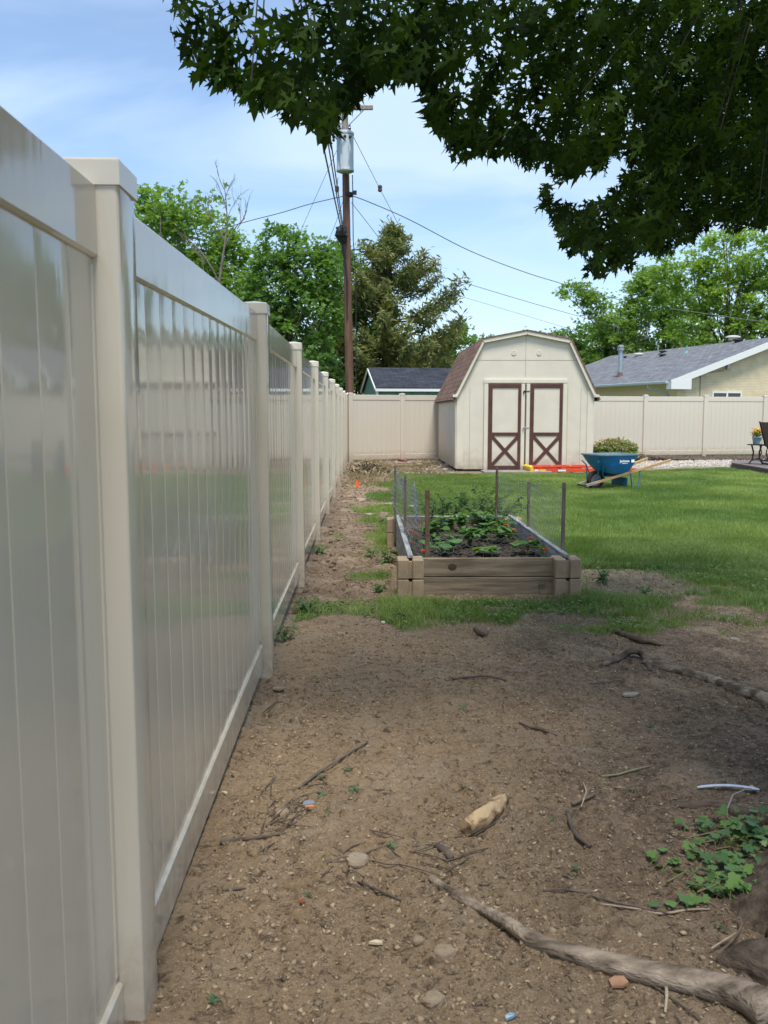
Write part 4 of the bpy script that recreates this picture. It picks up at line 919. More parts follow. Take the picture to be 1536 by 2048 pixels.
Po = Po[keep]; do = np.tile([0, 0, -1.0], (len(Po), 1))
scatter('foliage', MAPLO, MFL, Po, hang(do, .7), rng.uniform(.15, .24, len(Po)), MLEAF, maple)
mb = MB()
fork_ = TC + Vector((0, 0, 3.2)); hubs = []
for tgt in ((-.6, 3.3, 3.6), (.6, 4.4, 3.9), (1.7, 5.6, 3.5), (3.0, 5.8, 3.2), (2.6, 4.6, 4.6), (3.9, 5.0, 3.4), (.3, 1.0, 4.2), (3.5, .5, 4.4), (-.2, 2.2, 4.6), (2.2, 7.0, 4.2)):
    pts = limb(mb, fork_, tgt, .11, .022, .06, 8, 9); hubs += pts[3:]
add('limbs', mb, BARK, maple, smooth=True)
mb = MB(); hb_ = np.array([tuple(h) for h in hubs]); sel = rng.permutation(len(Pin))[:70]
for i in sel:
    p = Pin[i]; a = hb_[np.argmin(((hb_ - p) ** 2).sum(1) + rng.uniform(0, .2))]
    mid = (a + p) / 2 + np.array([0, 0, .12]); seg = np.array([a * (1 - t) ** 2 + 2 * mid * t * (1 - t) + p * t * t for t in np.linspace(0, 1, 12)])
    ok, inf = allowed(seg)
    if (ok).all() and np.linalg.norm(a - p) < .6: mb.tube([tuple(q) for q in seg[::2]] + [tuple(seg[-1])], [.008, .007, .006, .005, .004, .003, .002], 4, False)
    else:
        j = len(ok) - 1; e_ = len(ok) - 5
        while j > e_ and ok[j - 1]: j -= 1
        if len(ok) - j >= 3: mb.tube([tuple(q) for q in seg[j:]], .0022, 4, False)
add('twigs', mb, mat('dark_twig', (.05, .04, .03), .9), maple, fix=False)
# ---------------------------------------------------------------- raised garden bed
X0, X1, Y0, Y1, BH = .235, 1.575, 6.33, 9.02, .285
BRD = mat('weathered_board', (.33, .265, .19), .9, (.16, .12, .085), 3.5, .004, 30, stretch=(.8, 5, 9), spec=.15, detail=9)
BRDS = mat('silver_board', (.42, .43, .44), .85, (.24, .24, .24), 5, .003, 30, stretch=(6, .8, 6), spec=.2, detail=9)
BLK_ = mat('tan_concrete_block', (.42, .325, .225), .95, (.33, .25, .17), 9, .004, 90, spec=.15)
bed = thing('raised_garden_bed', 'raised garden bed of weathered boards slotted into tan concrete corner blocks', 'garden bed', ((X0 + X1) / 2, (Y0 + Y1) / 2, 0))
zb = gz(.9, 6.35) - .02
for (cx_, cy_) in ((X0 + .095, Y0 + .095), (X1 - .095, Y0 + .095), (X0 + .08, Y1 - .095), (X1 - .08, Y1 - .095)):
    for k in range(2):
        mb = MB(); z = zb + .004 + .1455 * k + .0715
        for sx in (-1, 1):
            for sy in (-1, 1): mb.box((cx_ + sx * .054, cy_ + sy * .054, z), (.083, .083, .142), bev=.007)
        mb.box((cx_, cy_, z - .008), (.15, .15, .120)); o = add('corner_block', mb, BLK_, bed)
for k in range(2):
    z = zb + .01 + .1425 * k + .07
    for nm, c, d in (('front', ((X0 + X1) / 2, Y0 + .095, z), (X1 - X0 - .36, .038, .137)), ('back', ((X0 + X1) / 2, Y1 - .095, z), (X1 - X0 - .36, .038, .137))):
        mb = MB(); mb.box(c, d, bev=.004); add('board', mb, BRD, bed)
    for x in (X0 + .095, X1 - .095):
        mb = MB(); mb.box((x, (Y0 + Y1) / 2, z), (.038, Y1 - Y0 - .36, .137), bev=.004); add('board', mb, BRDS, bed)
for x in (X0 + .095, X1 - .095):                          # silvery top boards
    mb = MB(); mb.box((x, (Y0 + Y1) / 2, zb + .307), (.040, Y1 - Y0 - .12, .022), bev=.003); add('board', mb, BRDS, bed)
mb = MB(); mb.box(((X0 + X1) / 2, Y1 - .095, zb + .304), (X1 - X0 - .35, .04, .014), bev=.003); add('board', mb, BRDS, bed)
kn = MB(); kn.T = Matrix.Translation((.64, Y0 + .0745, zb + .228)) @ Matrix.Rotation(R(90), 4, 'X'); kn.lathe((0, 0, 0), [(.033, 0), (.031, .002), (.022, .003), (.02, .0025), (.002, .0035)], 14, 1, .75); add('knot', kn, mat('knot', (.07, .04, .025), .8), bed)
sx_ = np.linspace(X0 + .11, X1 - .11, 70); sy_ = np.linspace(Y0 + .11, Y1 - .11, 130); SXX, SYY = np.meshgrid(sx_, sy_)
a_, b_2, i_ = worley(SXX * 26, SYY * 26, 6); SZ = zb + .165 + (fbm(SXX * 4, SYY * 4, 3, 3) - .5) * .05 + np.clip(b_2 - a_, 0, 1) * .03 * i_ + .03 * vn(SXX * 60, SYY * 60, 2) * .4
ii = np.arange(SXX.size).reshape(SXX.shape); Fq = np.stack([ii[:-1, :-1], ii[:-1, 1:], ii[1:, 1:], ii[1:, :-1]], -1).reshape(-1, 4)
DSOIL = mat('dark_mulch', (.030, .024, .020), .95, (.075, .060, .048), 45, .008, 90, spec=.1)
npmesh('soil', np.stack([SXX, SYY, SZ], -1).reshape(-1, 3), Fq, DSOIL, bed, origin=((X0 + X1) / 2, (Y0 + Y1) / 2, 0))
zs = zb + .17
CH = [(-.5, -.2, 0), (.5, -.15, 0), (.55, .2, .05), (-.45, .18, .03), (-.5, -.2, .12), (.5, -.15, .14), (.55, .2, .16), (-.45, .18, .14)]
CHF = [[0, 3, 2, 1], [4, 5, 6, 7], [0, 1, 5, 4], [1, 2, 6, 5], [2, 3, 7, 6], [3, 0, 4, 7]]
n = 1500; P = np.stack([rng.uniform(X0 + .13, X1 - .13, n), rng.uniform(Y0 + .13, Y1 - .13, n), np.full(n, zs + .012)], -1)
scatter('mulch', CH, CHF, P, rotm(n, .35), rng.uniform(.012, .035, n), mat('mulch_chip', (.10, .075, .055), .95, (.03, .024, .02), attr='rnd'), bed, kind='stuff')

STK = mat('grey_stake', (.20, .175, .15), .9, (.12, .10, .085), 8, .002, 40, stretch=(4, 4, .6))
STB = mat('brown_stake', (.17, .115, .075), .9, (.10, .07, .045), 8, .002, 40, stretch=(4, 4, .6))
def stake(x, y, z1, w, m, label):
    mb = MB(); mb.box((x, y, (z1 + .02) / 2), (w, w * .8, z1 - .02), bev=.002)
    for z in (z1 - .05, .42): mb.box((x, y, z), (w + .004, w * .8 + .004, .004))
    tag(add('wooden_stake', mb, m, origin=(x, y, 0)), label, 'stake', 'stakes of the raised bed')
stake(.300, 8.80, .80, .022, STK, 'grey stake at the far left corner of the raised bed')
stake(.345, 7.60, .79, .022, STK, 'grey stake wrapped in wire halfway along the left side of the raised bed')
stake(.462, 6.52, .755, .034, STB, 'thick brown stake standing in the front left of the raised bed')
stake(1.325, 8.85, .775, .024, STB, 'brown stake at the far right of the raised bed in front of the shed doors')
stake(1.49, 8.00, .70, .024, STK, 'grey stake inside the right side of the raised bed, next to orange flowers')
stake(1.50, 6.62, .80, .026, STK, 'grey stake at the near right corner of the raised bed')
WIR = mat('chicken_wire', (.42, .44, .45), .45, (.30, .31, .32), 12, metallic=.6)
def netting(label, path, z0, z1, cell=.05, r=.0009, wob=.02, seed=0):
    path = [Vector((p[0], p[1], 0)) for p in path]; ls = [0]
    for a, b in zip(path, path[1:]): ls.append(ls[-1] + (b - a).length)
    def at(s, z):
        s = min(max(s, 0), ls[-1] - 1e-6); k = max(i for i in range(len(path) - 1) if ls[i] <= s); p = path[k].lerp(path[k + 1], (s - ls[k]) / (ls[k + 1] - ls[k]))
        w = wob * (vn(np.array([s * 2.3 + seed]), np.array([z * 4.0]), seed + 4)[0] - .5) * 2; w2 = wob * .5 * (vn(np.array([s * 3 + seed]), np.array([z * 3.0]), seed + 9)[0] - .5)
        tdir = (path[k + 1] - path[k]).normalized(); return Vector((p.x - tdir.y * w, p.y + tdir.x * w, z + w2))
    A, B = [], []; nc = int(ls[-1] / cell); nr = int((z1 - z0) / (cell * .75))
    for j in range(nr):
        for i in range(nc):
            s = (i + (.5 if j % 2 else 0)) * cell; z = z0 + j * cell * .75; h = cell * .25
            p0 = at(s, z); p1 = at(s, z + h * 2); pl = at(s - cell / 2, z + h * 3); pr = at(s + cell / 2, z + h * 3)
            A += [p0, p1, p1]; B += [p1, pl, pr]
    for j in (0, 1):
        zz_ = (z0, z1)[j]; ss = np.linspace(0, ls[-1], 40)
        for a, b in zip(ss, ss[1:]): A.append(at(a, zz_)); B.append(at(b, zz_))
    A = np.array([tuple(a) for a in A]); B = np.array([tuple(b) for b in B]); d = B - A; L_ = np.linalg.norm(d, axis=1); ok = L_ > 1e-5; A = A[ok]; B = B[ok]; d = d[ok] / L_[ok][:, None]
    ref = np.tile([.3, .5, .81], (len(d), 1)); x = np.cross(d, ref); x /= np.linalg.norm(x, axis=1)[:, None]; y = np.cross(d, x)
    V = np.stack([A + r * x, A + r * (-.5 * x + .87 * y), A + r * (-.5 * x - .87 * y), B + r * x, B + r * (-.5 * x + .87 * y), B + r * (-.5 * x - .87 * y)], 1).reshape(-1, 3)
    base = np.array([[0, 1, 4, 3], [1, 2, 5, 4], [2, 0, 3, 5]]); Fq = (base[None] + 6 * np.arange(len(A))[:, None, None]).reshape(-1, 4)
    o = npmesh('chicken_wire_netting', V, Fq, WIR, origin=(path[0].x, path[0].y, z0)); tag(o, label, 'wire netting', 'chicken wire around the raised bed')
netting('crumpled chicken wire standing along the left side of the raised bed', [(.30, 8.8), (.36, 8.2), (.345, 7.6), (.40, 7.2), (.38, 6.9), (.44, 6.55)], .24, .76, .055, .0020, .06, 2)
netting('chicken wire stretched along the right side of the raised bed', [(1.33, 8.85), (1.49, 8.0), (1.50, 6.62)], .26, .74, .065, .0019, .03, 5)
netting('low slack chicken wire across the front of the raised bed', [(.462, 6.50), (1.5, 6.56)], .20, .42, .065, .0010, .03, 7)

# ---------------------------------------------------------------- plants in and around the bed
PG = leafmat('vegetable_leaf', (.120, .240, .060), (.055, .130, .036), .3, .5)
PGB = leafmat('young_squash_leaf', (.150, .250, .050), (.060, .140, .034), .35, .5)
PGT = leafmat('tomato_leaf', (.085, .150, .052), (.042, .085, .032), .25, .6)
WEED = leafmat('weed_leaf', (.115, .205, .055), (.055, .115, .036), .25, .5)
STEM = mat('green_stem', (.09, .15, .05), .6)
ORG_ = mat('orange_petal', (.85, .17, .008), .6, (.60, .075, .005), attr='rnd', transl=.25)
def leafy_plant(name, label, cat, p, h, spread, nl, ls, m, base=OVAL, bf=OF, group=None, droop=.9, stems=7, up=.2, sub=1):
    t = thing(name, label, cat, p, group); mb = MB(); tips = []
    for k in range(stems):
        a = 2 * math.pi * k / stems + random.uniform(-.5, .5); rr_ = spread * random.uniform(.4, 1); hh = h * random.uniform(.55, 1)
        q = [Vector(p) + Vector((math.cos(a) * rr_ * t_, math.sin(a) * rr_ * t_, hh * (t_ ** .7))) for t_ in (0, .35, .7, 1)]
        mb.tube(q, [.004 * (h / .3 + .4), .003, .002, .0012], 5, False); tips.append(q)
    add('stem', mb, STEM, t, fix=False)
    P, D = [], []
    for k in range(nl):
        q = random.choice(tips); f = random.uniform(up, 1); j = min(2, int(f * 3)); c = q[j].lerp(q[j + 1], f * 3 - j); a = random.uniform(0, 2 * math.pi)
        P.append(tuple(c)); D.append((math.cos(a), math.sin(a), random.uniform(-.6, .5) * droop))
    D = np.array(D); D /= np.linalg.norm(D, axis=1)[:, None]; x = np.cross(D, np.array([0, 0, 1.0]) + rng.normal(size=D.shape) * .25); x /= np.linalg.norm(x, axis=1)[:, None]; z = np.cross(x, D)
    scatter('leaves', base, bf, np.array(P), np.stack([x, D, z], -1), ls * rng.uniform(.6, 1.2, nl), m, t); return t
def bp2(u, v, z=None): return tuple(G(u, v, zs if z is None else z))
BROAD = [(0, 0, 0), (.42, .02, .05), (.55, .35, .03), (.36, .72, .0), (0, 1, -.12), (-.36, .72, .0), (-.55, .35, .03), (-.42, .02, .05), (0, .4, -.06)]
for u, v, txt, sc in ((885, 1112, 'broad leafed squash seedling just right of the thick brown stake', 1.0), (975, 1114, 'pale green squash seedling in the front middle of the bed', .85), (1052, 1112, 'bright broad leafed seedling at the front right of the bed', 1.1)):
    leafy_plant('squash_plant', txt, 'plant', bp2(u, v), .13 * sc, .15 * sc, 17, .10 * sc, PGB if u > 900 else PG, BROAD, OF, 'vegetables in the raised bed', .8, 7, .7)
for u, v, txt, sc in ((940, 1096, 'leafy pepper plant in the middle of the raised bed', .9), (1003, 1090, 'leafy pepper plant beside the right hand marigolds', .9), (868, 1085, 'leafy pepper plant behind the thick brown stake', 1.15), (925, 1068, 'pepper plant in the second row of the bed', .9), (1000, 1066, 'pepper plant in the second row, to the right', .8), (893, 1062, 'pepper plant at the left end of the third row', .8), (962, 1060, 'pepper plant in the centre of the third row', .9), (905, 1100, 'low pepper plant between the two front squash seedlings', .6), (965, 1084, 'pepper plant in the very centre of the bed', .8)):
    leafy_plant('pepper_plant', txt, 'plant', bp2(u, v), .24 * sc, .13 * sc, 62, .090 * sc, PG, OVAL, OF, 'vegetables in the raised bed', .9, 7, .25)
NAR = [(0, 0, 0), (.16, .4, .05), (0, 1, -.08), (-.16, .4, .05)]
for u, v, txt, sc in ((905, 1052, 'tall feathery tomato plant at the far left of the bed', 1.0), (955, 1048, 'tall feathery tomato plant in the far middle of the bed', 1.15), (870, 1056, 'dark feathery tomato plant near the wire on the left', .85), (1000, 1050, 'dark feathery tomato plant at the far right of the bed', .9)):
    leafy_plant('tomato_plant', txt, 'plant', bp2(u, v), .37 * sc, .34 * sc, 520, .055, PGT, NAR, DF, 'vegetables in the raised bed', .9, 14, .2)
for i, (u, v, txt) in enumerate(((818, 1078, 'farther of two close orange marigolds by the left board'), (830, 1086, 'nearer of two close orange marigolds by the left board'), (822, 1104, 'orange marigold low against the left board of the bed'), (843, 1122, 'orange marigold at the front left corner, beside the brown stake'),
        (1009, 1066, 'farther left of two orange marigolds at the far right of the bed'), (1025, 1076, 'nearer right of two orange marigolds at the far right of the bed'), (1058, 1094, 'orange marigold beside the inner grey stake'), (1089, 1118, 'dull orange marigold in the front right corner of the bed'))):
    p = bp2(u, v + 3); t = leafy_plant('marigold', txt, 'flower', p, .075, .05, 46, .038, PG, NAR, DF, 'marigolds in the raised bed', .7, 6, .2)
    n = 46; a = rng.uniform(0, 6.28, n); e = rng.uniform(0, 1, n); D = np.stack([np.cos(a) * np.cos(e * 1.3), np.sin(a) * np.cos(e * 1.3), np.sin(e * 1.3) * .8], -1); x = np.cross(D, [0, 0, 1.0] + rng.normal(size=D.shape) * .2); x /= np.linalg.norm(x, axis=1)[:, None]
    c = np.array([p[0] + .01, p[1], p[2] + .085]); PET = [(0, 0, 0), (.4, .7, .05), (0, 1, -.1), (-.4, .7, .05)]
    scatter('flower_head', PET, DF, np.tile(c, (n, 1)), np.stack([x, D, np.cross(x, D)], -1), rng.uniform(.019, .031, n), ORG_, t)
LONG = [(0, 0, 0), (.10, .2, .03), (.15, .5, .05), (.11, .8, .02), (0, 1, -.12), (-.11, .8, .02), (-.15, .5, .05), (-.10, .2, .03), (0, .5, .0)]
for u, v, sc, nl, txt in ((775, 1125, 1.3, 30, 'broad leafed weed against the outside of the left bed board'), (745, 1112, .9, 22, 'flat dark green weed left of the bed'), (778, 1050, 1.1, 22, 'leafy weed at the far left corner block of the bed'), (612, 1225, 1.2, 26, 'leafy weed at the foot of the third fence post'), (640, 1108, .9, 40, 'small grassy weed tuft against the fence bottom'),
        (820, 1178, .5, 20, 'low weed at the foot of the near left corner blocks'), (985, 1175, .9, 30, 'thin weed rising before the front board of the bed'), (930, 1180, .8, 40, 'bushy low weed at the foot of the front board'), (1075, 1185, .8, 40, 'bushy low weed near the right corner blocks'), (1205, 1165, 1.0, 30, 'leafy weed right of the near right corner blocks'), (568, 1280, .8, 26, 'weed beside the second fence post'), (800, 1240, .8, 10, 'flat pale leaf rosette left of the grass strip'), (1290, 1190, .7, 26, 'small weed patch on the worn soil right of the bed'), (760, 1185, .7, 30, 'dark low weed in the shade beside the bed')):
    p = gnd(u, v); leafy_plant('weed', txt, 'weed', tuple(p), .10 * sc, .09 * sc, nl, .075 * sc, WEED, LONG, OF, 'weeds around the raised bed', .8, 7, .15)

# ---------------------------------------------------------------- lawn: individual blades, uncountable
def blades(name, n, x0, x1, y0, y1, hgt, wid, m, dens=lawn, lean=.5, inv=0):
    x = rng.uniform(x0, x1, n); y = np.sqrt(rng.uniform(y0 ** 2, y1 ** 2, n)); k = rng.uniform(0, 1, n) < dens(x, y); x = x[k]; y = y[k]
    vis = np.abs(x / y - .1) < .40 ; x = x[vis]; y = y[vis]; n = len(x)
    cl = fbm(x * 1.8, y * 1.8, 12, 3); h = hgt * (.55 + .9 * cl) * rng.uniform(.5, 1.25, n) * (.55 + .45 * np.clip(dens(x, y), 0, 1)); a = rng.uniform(0, 6.28, n); w = wid * rng.uniform(.6, 1.3, n)
    ln = rng.uniform(.1, 1, n) * lean * h; la_ = rng.uniform(0, 6.28, n) * .6 + cl * 8; dx = np.cos(la_) * ln; dy = np.sin(la_) * ln; px = np.cos(a) * w / 2; py = np.sin(a) * w / 2; z = hz(x, y) - .004
    b = np.stack([x, y, z], -1); P = lambda s, f, g: b + np.stack([s * px + dx * f, s * py + dy * f, h * g], -1)
    V = np.stack([P(-1, 0, 0), P(1, 0, 0), P(.8, .35, .55), P(-.8, .35, .55), P(0, 1, .93)], 1).reshape(-1, 3); o5 = 5 * np.arange(n)[:, None]
    val = np.clip(1.5 * (fbm(x * .8, y * .8, 99, 4) - .5) + .45 + .5 * rng.uniform(-.5, .6, n), 0, 1)
    o = npmesh(name, V, [o5 + np.array([[0, 1, 2, 3]]), o5 + np.array([[3, 2, 4]])], m, attr={'rnd': np.repeat(val, 5)}, kind='stuff'); return o
GRS = leafmat('grass_blade', (.33, .40, .125), (.13, .22, .065), .40, .5)
DRY = mat('dry_grass', (.38, .31, .18), .8, (.22, .17, .10), attr='rnd', transl=.15)
GRN = leafmat('near_grass_blade', (.23, .31, .09), (.075, .135, .04), .35, .5)
neard = lambda x, y: lawn(x, y) * np.where(y < 7.4, .35 + .65 * sst(.38, .55, fbm(x * 6, y * 6, 141, 3)), 1)
o = blades('grass', 200000, .1, 4.5, 5.2, 9.2, .062, .0044, GRN, neard, lean=1.1); tag(o, 'uneven near grass growing around the front of the raised bed', 'grass', kind='stuff')
o = blades('grass', 300000, .0, 9.0, 9.0, 16.0, .055, .0075, GRS); tag(o, 'lush mown lawn behind and right of the raised bed', 'grass', kind='stuff')
o = blades('grass', 240000, .0, 9.6, 16.0, 21.8, .06, .012, GRS); tag(o, 'far end of the lawn before the shed, ladder and gravel', 'grass', kind='stuff')
o = blades('grass', 26000, -.47, .5, 5.2, 12.6, .055, .004, GRS, lean=1.1); tag(o, 'thin scattered grass along the dirt path by the fence', 'grass', kind='stuff')
drym = lambda x, y: sst(.35, .6, fbm(x * 1.5, y * 1.5, 71, 3)) * sst(4.5, 5.3, y + .3 * rand_edge(x, y, 3, 1.3)) * (1 - sst(6.0, 6.6, y)) * sst(.0, .5, x)
o = blades('dry_grass', 16000, .1, 3.2, 4.3, 6.6, .03, .003, DRY, drym, 1.6); tag(o, 'straw coloured dead grass on the soil before the green strip', 'dry grass', kind='stuff')
dry2 = lambda x, y: sst(.35, .6, fbm(x * 1.1, y * 1.1, 72, 3)) * sst(-.45, -.2, x) * (1 - sst(1.5, 2.2, x)) * sst(15, 17, y)
o = blades('dry_grass', 22000, -.4, 2.1, 15, 24.3, .07, .012, DRY, dry2, 1.6); tag(o, 'scattered dead grass on bare soil in the far corner by the shed', 'dry grass', kind='stuff')

n = 14000; x = rng.uniform(-.45, 3.6, n); y = rng.uniform(5.3, 7.6, n); k = rng.uniform(0, 1, n) < lawn(x, y) * sst(.46, .60, fbm(x * 3, y * 3, 151, 3)); x, y = x[k], y[k]
o = scatter('clover', OVAL, OF, np.stack([x, y, hz(x, y) + rng.uniform(.005, .04, len(x))], -1), rotm(len(x), .5), rng.uniform(.012, .034, len(x)), leafmat('clover_leaf', (.17, .27, .08), (.07, .14, .045), .25, .55)); tag(o, 'low broad leafed clover and plantain mixed into the near grass', 'clover', kind='stuff')
# ---------------------------------------------------------------- wheelbarrow
WB = Matrix.Translation(W(1187, 980, 15.2) * 1.0) ; wp = gnd(1190, 979); WB = Matrix.Translation(wp) @ Matrix.Rotation(R(22), 4, 'Z')
BLU = mat('blue_tray_paint', (.012, .22, .60), .4, (.010, .19, .52), 5, spec=.5, coat=.2)
BLUR = mat('dusty_blue_grey', (.20, .26, .29), .8, (.12, .19, .24), 12)
BLUM = mat('blue_metal', (.02, .16, .32), .4, metallic=.1)
WOODH = mat('handle_wood', (.56, .36, .17), .6, (.46, .28, .125), 10, .001, 40, stretch=(1, 8, 8))
GWD = mat('grey_handle_tip', (.33, .30, .27), .8, (.24, .21, .19), 10)
TYR = mat('tyre_rubber', (.018, .017, .017), .85, (.03, .027, .025), 20)
wbt = thing('wheelbarrow', 'blue tray wheelbarrow with long wooden handles parked on the lawn', 'wheelbarrow', wp)
def wmb(): m = MB(); m.T = WB; return m
def ring(x0, x1, w, z, r=.10, n=5, xs=0):
    out = []
    for cx_, cy_, a0 in ((x1 - r, w - r, 0), (x0 + r, w - r, 90), (x0 + r, -w + r, 180), (x1 - r, -w + r, 270)):
        for k in range(n): a = R(a0 + 90 * k / (n - 1)); out.append((cx_ + r * math.cos(a), cy_ + r * math.sin(a), z + xs * (cx_ + r * math.cos(a))))
    return out
mb = wmb(); levels = [ring(-.13, .73, .34, .605, .15, 6, .0), ring(-.12, .72, .33, .600, .14, 6), ring(-.02, .67, .285, .45, .13, 6), ring(.11, .60, .22, .30, .12, 6), ring(.18, .55, .17, .265, .10, 6)]
ids = [mb.av(l) for l in levels]; N_ = len(levels[0])
for a, b in zip(ids, ids[1:]):
    for j in range(N_): j2 = (j + 1) % N_; mb.f.append((a + j, a + j2, b + j2, b + j)); mb.m.append(0)
mb.f.append(tuple(ids[-1] + j for j in range(N_))); mb.m.append(0); tray = add('tray', mb, BLU, wbt, smooth=45)
mb = wmb(); lv = [ring(-.14, .74, .35, .602, .15, 6), ring(-.14, .74, .35, .622, .15, 6), ring(-.105, .705, .315, .622, .13, 6), ring(.01, .65, .26, .46, .12, 6), ring(.13, .58, .20, .315, .11, 6), ring(.20, .53, .15, .285, .09, 6)]
ids = [mb.av(l) for l in lv]
for a, b in zip(ids, ids[1:]):
    for j in range(N_): j2 = (j + 1) % N_; mb.f.append((a + j, a + j2, b + j2, b + j)); mb.m.append(0)
mb.f.append(tuple(ids[-1] + j for j in range(N_))); mb.m.append(0); add('tray_lining', mb, BLUR, tray, smooth=45)
mb = wmb(); mb.T = WB @ Matrix.Translation((0, 0, .165)) @ Matrix.Rotation(R(90), 4, 'X')
tp = []; 
prof_ = [(.105, -.03), (.12, -.045), (.150, -.048), (.162, -.030), (.166, 0), (.162, .030), (.150, .048), (.12, .045), (.105, .03)]
rings = [mb.av([(r_ * math.cos(2 * math.pi * j / 28), r_ * math.sin(2 * math.pi * j / 28), z_) for j in range(28)]) for r_, z_ in prof_]
for a, b in zip(rings, rings[1:] + rings[:1]):
    for j in range(28): j2 = (j + 1) % 28; mb.f.append((a + j, a + j2, b + j2, b + j)); mb.m.append(0)
wh = add('wheel', mb, TYR, wbt, smooth=40)
mb = wmb(); mb.T = WB @ Matrix.Translation((0, 0, .165)) @ Matrix.Rotation(R(90), 4, 'X'); mb.lathe((0, 0, 0), [(.105, -.028), (.095, -.012), (.03, -.03), (.02, -.06), (.02, .06), (.03, .03), (.095, .012), (.105, .028)], 20); add('rim', mb, mat('rim', (.20, .20, .20), .5), wh, smooth=30)
for s in (-1, 1):
    mb = wmb(); a, b = Vector((-.27, s * .11, .085)), Vector((1.38, s * .31, .50)); mb.bar(a.lerp(b, .09), b, .036, .045, .004); h_ = add('handle', mb, WOODH, wbt)
    mb = wmb(); mb.bar(a, a.lerp(b, .10), .038, .047, .003); add('handle_tip', mb, GWD, h_)
    mb = wmb(); f = a.lerp(b, .52); g_ = a.lerp(b, .62)
    mb.tube([f + Vector((0, 0, -.02)), (f.x + .02, f.y + s * .03, .015), (f.x + .16, f.y + s * .03, .015), g_ + Vector((.02, 0, -.02))], .013, 8)
    add('leg', mb, BLUM, wbt, smooth=60)
    mb = wmb(); mb.tube([a.lerp(b, .12) + Vector((0, 0, .0)), (-.06, s * .18, .42), (-.12, s * .24, .50)], .010, 6)
    mb.tube([a.lerp(b, .22), (.0, s * .2, .30), (-.02, s * .25, .42)], .009, 6); add('brace', mb, BLUM, wbt, smooth=60)
mb = wmb(); mb.box((.52, 0, .13), (.008, .44, .15), bev=.003); add('leg_plate', mb, BLUM, wbt)
mb = wmb(); mb.box((.30, 0, .245), (.40, .30, .03)); mb.tube([(0, -.13, .165), (0, .13, .165)], .010, 8); mb.tube([(-.27, -.12, .085), (-.31, -.08, .09), (-.31, .08, .09), (-.27, .12, .085)], .012, 6); add('undercarriage', mb, DARKM, wbt)
# lettering on the tray side: the maker's word and its square emblem
WHT = mat('white_decal', (.80, .80, .78), .5)
def text3d(name, body, size, M, m, parent, ext=.0015, shear=0):
    cu = bpy.data.curves.new(name, 'FONT'); cu.body = body; cu.size = size; cu.extrude = ext; cu.align_x = 'CENTER'; cu.align_y = 'CENTER'; cu.shear = shear; cu.resolution_u = 3; cu.offset = size * .012
    tmp = bpy.data.objects.new(name, cu); dg = bpy.context.evaluated_depsgraph_get(); col.objects.link(tmp); dg.update(); me = bpy.data.meshes.new_from_object(tmp.evaluated_get(dg)); bpy.data.objects.remove(tmp)
    o = bpy.data.objects.new(name, me); col.objects.link(o); o.parent = parent; me.transform(Matrix.Translation(-worg(parent)) @ M); me.materials.clear(); me.materials.append(m); return o
na = math.atan2(.155, .120)
TM = WB @ Matrix.Translation((.36, -.322, .505)) @ Matrix.Rotation(R(90) - R(18), 4, 'X')
text3d('lettering', 'Jackson', .066, TM, WHT, tray, .002, .25)
mb = wmb(); mb.T = TM
for x0 in (.150, .184): mb.prism([(x0 - .01, -.026, 0), (x0 + .02, -.026, 0), (x0 + .036, .026, 0), (x0 + .006, .026, 0)], (0, 0, .002))
mb.box((-.0, -.043, .001), (.12, .006, .002)); add('emblem', mb, WHT, tray)

# ---------------------------------------------------------------- ladder in front of the shed
ORP = mat('orange_fibreglass', (.72, .075, .018), .45, (.60, .055, .014), 6); YEL = mat('yellow_plastic', (.78, .52, .03), .5); ALU = mat('aluminium', (.62, .63, .64), .4, metallic=.7)
L0 = gnd(1062, 947); LDM = Matrix.Translation(L0) @ Matrix.Rotation(R(4), 4, 'Z')
ld = thing('stepladder', 'orange fibreglass stepladder with a yellow top lying folded in the grass', 'ladder', L0)
def lmb(): m = MB(); m.T = LDM; return m
for y, z, l in ((0, .045, 2.35), (.46, .045, 2.35), (.03, .125, 2.2), (.43, .125, 2.2)):
    mb = lmb(); mb.box((l / 2 + .05, y, z + .02), (l, .028, .075 if z < .1 else .035), bev=.004); add('rail', mb, ORP, ld)
for k in range(6):
    mb = lmb(); mb.box((.35 + k * .32, .23, .055), (.07, .43, .018), bev=.003); add('step', mb, ALU, ld)
for k in range(4):
    mb = lmb(); mb.tube([(.45 + k * .42, .03, .15), (.62 + k * .42, .43, .15)], .011, 6); add('rear_rung', mb, ALU, ld)
mb = lmb(); mb.box((0, .23, .09), (.09, .58, .17), Matrix.Rotation(R(-14), 3, 'Y'), .02); add('top_cap', mb, YEL, ld)
mb = lmb(); mb.box((.26, -.016, .065), (.15, .003, .045)); add('sticker', mb, YEL, ld)
mb = lmb(); mb.box((.12, -.016, .065), (.09, .003, .045)); mb.box((.70, -.016, .062), (.18, .003, .035)); add('sticker', mb, WHT, ld)

